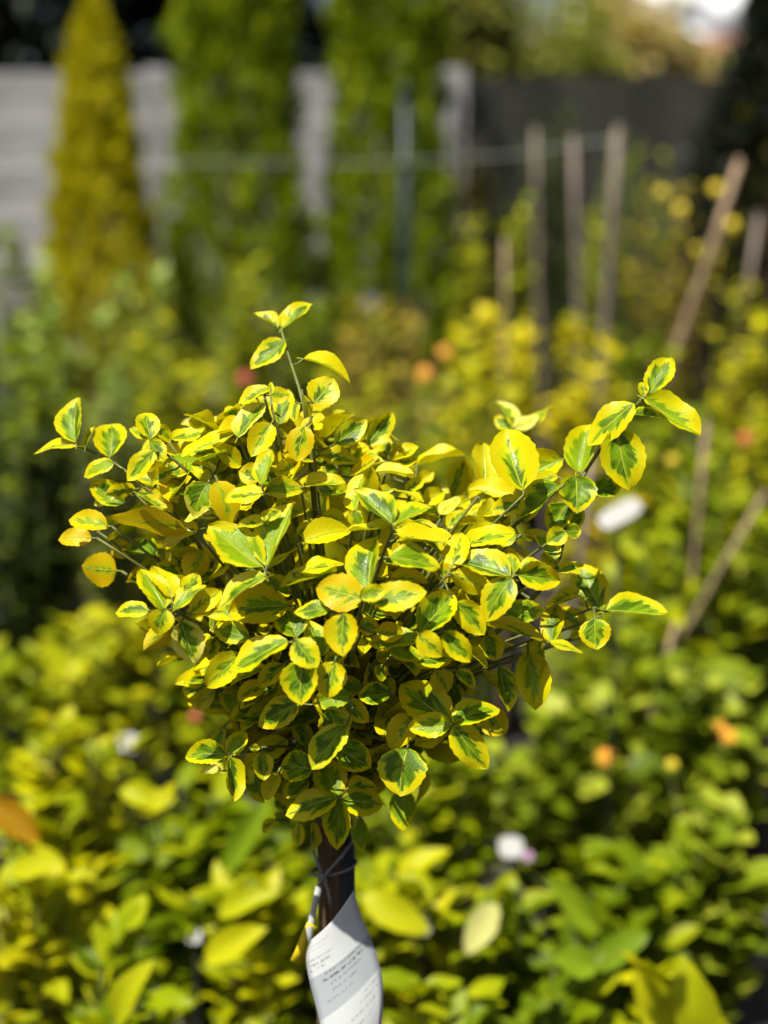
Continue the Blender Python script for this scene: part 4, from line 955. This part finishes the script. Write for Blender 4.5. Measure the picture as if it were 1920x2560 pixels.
# ------------------------------------------------------------------ trees behind the fences
def bigtree(label, x, y, h, rx, rz, n, L, pal, lumps, seed, name='broadleaf_tree'):
    rr = random.Random(seed); r = np.random.default_rng(seed); root = empty(name, (x, y, 0), label, 'tree')
    cz = h-rz; mb = MB(); mb.tube([(x, y, 0), (x+.1, y, cz*.5), (x, y, cz)], [.16, .12, .08], 9); mb.build('trunk', M_BARK, root)
    B = []; 
    lm = []
    for k in range(lumps):
        v = Vector((rr.gauss(0, 1), rr.gauss(0, 1), rr.gauss(0, 1))).normalized()*(rr.random()**.4)*.78
        c = Vector((x+v.x*rx, y+v.y*rx, cz+v.z*rz)); lm.append((c, rr.uniform(.22, .42)*min(rx, rz)))
        mb = MB(); mb.tube(bez(Vector((x, y, cz*.75)), Vector((x, y, cz))+(c-Vector((x, y, cz)))*.4, c, 5), [.06, .05, .035, .025, .018, .01], 6); mb.build('limb', M_BARK, root)
    ci = r.integers(0, lumps, n); d = r.normal(0, 1, (n, 3)); d /= np.linalg.norm(d, axis=1, keepdims=True)
    C = np.array([lm[i][0] for i in range(lumps)])[ci]; rd = np.array([q[1] for q in lm])[ci]
    B = C+d*(rd*np.clip(r.random(n)**.35, .2, 1))[:, None]
    A = d+r.normal(0, .5, (n, 3)); Nn = np.array([0, 0, 1.0])+d*.5+r.normal(0, .5, (n, 3))
    m = simple_leaf('leaf_tree_%d' % seed, *pal, trans=.3, rough=.5)
    sd = np.clip((r.random(lumps)[ci]*.6+r.random(n)*.4), 0, .999)
    scatter('crown', B, A, Nn, r.uniform(.6, 1.3, n)*L, sd, T4, m, root)
DK = ((.010, .022, .010), (.018, .035, .015), (.04, .06, .03)); OL = ((.14, .18, .03), (.32, .35, .06), (.54, .50, .13)); TAN = ((.22, .24, .05), (.44, .38, .12), (.64, .48, .22))  # DK puts the shade side of the trees behind the pale fence into colour
bigtree('evergreen tree with shade put into its dark leaves behind the pale fence at the golden cone', -2.4, 7.6, 4.6, 1.7, 1.9, 7000, .13, DK, 26, 1)
bigtree('evergreen tree with shade put into its dark leaves behind the two green columns', -1.0, 7.9, 4.8, 1.25, 2.0, 7000, .13, DK, 26, 2)
bigtree('olive green tree behind the shaded fence', .80, 10.4, 3.35, 1.1, 1.0, 9000, .13, OL, 34, 3)
bigtree('tan tinged tree beside the olive tree behind the shaded fence', 1.85, 11.0, 3.2, .85, .95, 7500, .13, TAN, 28, 4)
bigtree('dark tree overhanging the shaded fence', 1.42, 8.75, 2.2, .5, .6, 3000, .1, DK, 12, 6)
bigtree('pale green low tree under the patch of sky', 3.4, 15.5, 3.15, 1.5, .8, 8000, .14, ((.14, .19, .05), (.28, .33, .08), (.46, .45, .13)), 18, 5)

# house under the sky patch
hs = empty('house', (6.6, 40, 0), 'far house with brown tiled roof and cream wall under the sky patch', 'house')
mb = MB(); mb.box((6.6, 42, 2.1), (9, 6, 4.2)); mb.build('wall', solid('render_wall', (.55, .48, .38), .9, .1, 1.0), hs, False)
mb = MB(); n0 = 0
for xx in (1.9, 11.3): mb.v += [Vector((xx, 38.4, 4.15)), Vector((xx, 42, 5.9)), Vector((xx, 45.6, 4.15))]
mb.f += [(0, 3, 4, 1), (1, 4, 5, 2), (0, 1, 2), (3, 5, 4), (0, 2, 5, 3)]
mb.build('roof', solid('roof_tiles', (.22, .10, .06), .85, .3, 8.0), hs, False)
for xx in (4.4, 6.9, 9.2):
    mb = MB(); mb.box((xx, 38.97, 2.6), (1.1, .1, 1.3)); wn = mb.build('window', M_WHITE, hs, False)
    mb = MB(); mb.box((xx, 38.94, 2.6), (.95, .08, 1.15)); mb.build('pane', solid('pane_glass', (.05, .06, .07), .1, .1, 2.0), wn, False)

# ------------------------------------------------------------------ stakes, pole, wire, labels, glint cards
SL = ['thin grey stake, shortest of the three by the shaded fence', 'thin grey stake, middle one of the three by the shaded fence', 'thick grey stake, broadest of the three by the shaded fence', 'pale cane leaning strongly before the black conifer',
      'grey stake upright behind the leaning pale cane', 'thin pale cane rising through the golden shrub', 'tall cane between the green shrubs, crossed by another cane', 'slanting cane crossing the tall cane', 'short cane leaning among the round-leaved shrubs', 'grey stake rising behind the white oval label']
for (a, e, rad, m), lb in zip(STAKES, SL):
    rad *= .55
    a = Vector(a); e = Vector(e); root = empty('wooden_stake', e, lb, 'stake', 'stakes and canes'); mt = M_WOOD if m == 'w' else M_WOODG
    d = (a-e); k = 7; pts = [e-d.normalized()*.03]+[e+d*(i/k)+Vector((random.uniform(-.004, .004), 0, 0)) for i in range(1, k+1)]
    mb = MB(); mb.tube(pts, [rad*(1.06-.02*i) for i in range(k+1)], 9); mb.build('shaft', mt, root)
    mb = MB(); mb.tube([a-d.normalized()*.004, a+d.normalized()*rad*1.2], [rad*.93, rad*.35], 9); mb.build('tip', mt, root)
pl = empty('green_pole', (.071, 4.03, 0), 'slim dark green metal pole before the tall green columns', 'pole')
mp_ = solid('green_paint', (.005, .018, .013), .45, .2, 20)
mb = MB(); mb.tube([(.071, 4.03, -.02), (.071, 4.03, 1.0), (.071, 4.03, 1.80)], .022, 12); mb.build('shaft', mp_, pl)
mb = MB(); mb.tube([(.071, 4.03, 1.79), (.071, 4.03, 1.82), (.071, 4.03, 1.835)], [.026, .026, .012], 12); mb.build('cap', mp_, pl)
wr = empty('support_wire', (.07, 4.0, 1.58), 'thin grey wire stretched across the columns towards the stakes', 'wire')
mb = MB(); mb.tube([(-1.9, 4.06, 1.60), (-.773, 4.02, 1.578), (-.2, 4.0, 1.570), (.071, 4.0, 1.575), (.4, 3.5, 1.585), (.663, 3.15, 1.622)], .0035, 6); mb.build('strand', solid('wire', (.20, .22, .19), .5, .1, 20), wr)
mb = MB(); mb.tube([(.071, 4.03, 1.565), (.071, 4.03, 1.585)], .026, 12); mb.build('clamp', mp_, wr)
LBN = ['white oval plant label tilted behind the right side of the crown', 'small round white card for a glint right of the tag among lime leaves', 'small white card for a glint under the round-leaved shrubs', 'small white card for a glint in the lime shrub left of the crown', 'small grey white card for a glint left beside the tie string', 'small white card for a glint between the big leaves right of the tag', 'tiny white card for a glint low in the big-leaved shrub']
for (x, y, z, wd, hh, rot), lb in zip(LABELS, LBN):
    root = empty('label_and_glint_card', (x, y, 0), lb, 'label', 'plant labels'); V = []; k = 20
    M = Matrix.Rotation(R(-38), 3, 'X') @ Matrix.Rotation(R(rot), 3, 'Y')
    for s in (0, .0012):
        for j in range(k):
            th = 2*math.pi*j/k; cx = abs(math.cos(th))**.6*math.copysign(1, math.cos(th)); sz = abs(math.sin(th))**.6*math.copysign(1, math.sin(th))
            V.append(Vector((x, y, z))+M @ Vector((cx*wd/2, s, sz*hh/2)))
    Fc = [tuple(range(k)), tuple(range(k, 2*k))[::-1]]+[(j, j+k, (j+1) % k+k, (j+1) % k) for j in range(k)]
    link('card', mesh('card', V, Fc, False), M_WHITE, root)
    mb = MB(); mb.tube([(x, y+.004, z), (x, y+.012, z*.5), (x, y+.02, -.01)], .0022, 6); mb.build('stick', M_BLACK, root)

# white mesh added to brighten the sky patch over the roofs
cl = empty('added_sky_white', (74, 360, 30), 'added white mesh brightening the gap of sky above the far roof', 'added_sky_white')
rr = random.Random(4); mb = MB(); M_SKYWHITE = solid('sky_patch_white', (.85, .87, .9), 1.0, .04, .05, .0)
for k in range(40):
    cx, cy, cz, r0 = 76+rr.gauss(0, 17), 360+rr.gauss(0, 5), 40+rr.gauss(0, 6)+8*rr.random(), rr.uniform(5, 9); n0 = len(mb.v); nu_, nv_ = 16, 10
    for j in range(nv_+1):
        for i in range(nu_):
            a, p = 2*math.pi*i/nu_, math.pi*j/nv_; q = r0*(1+.06*math.sin(3*a+k)*math.sin(p*4)+.05*math.sin(7*a+p*5+k))
            mb.v.append(Vector((cx+q*math.sin(p)*math.cos(a), cy+q*math.sin(p)*math.sin(a), cz+q*.8*math.cos(p))))
    for j in range(nv_):
        for i in range(nu_): mb.f.append((n0+j*nu_+i, n0+(j+1)*nu_+i, n0+(j+1)*nu_+(i+1) % nu_, n0+j*nu_+(i+1) % nu_))
tag(mb.build('white_blobs', M_SKYWHITE, cl), kind='stuff')
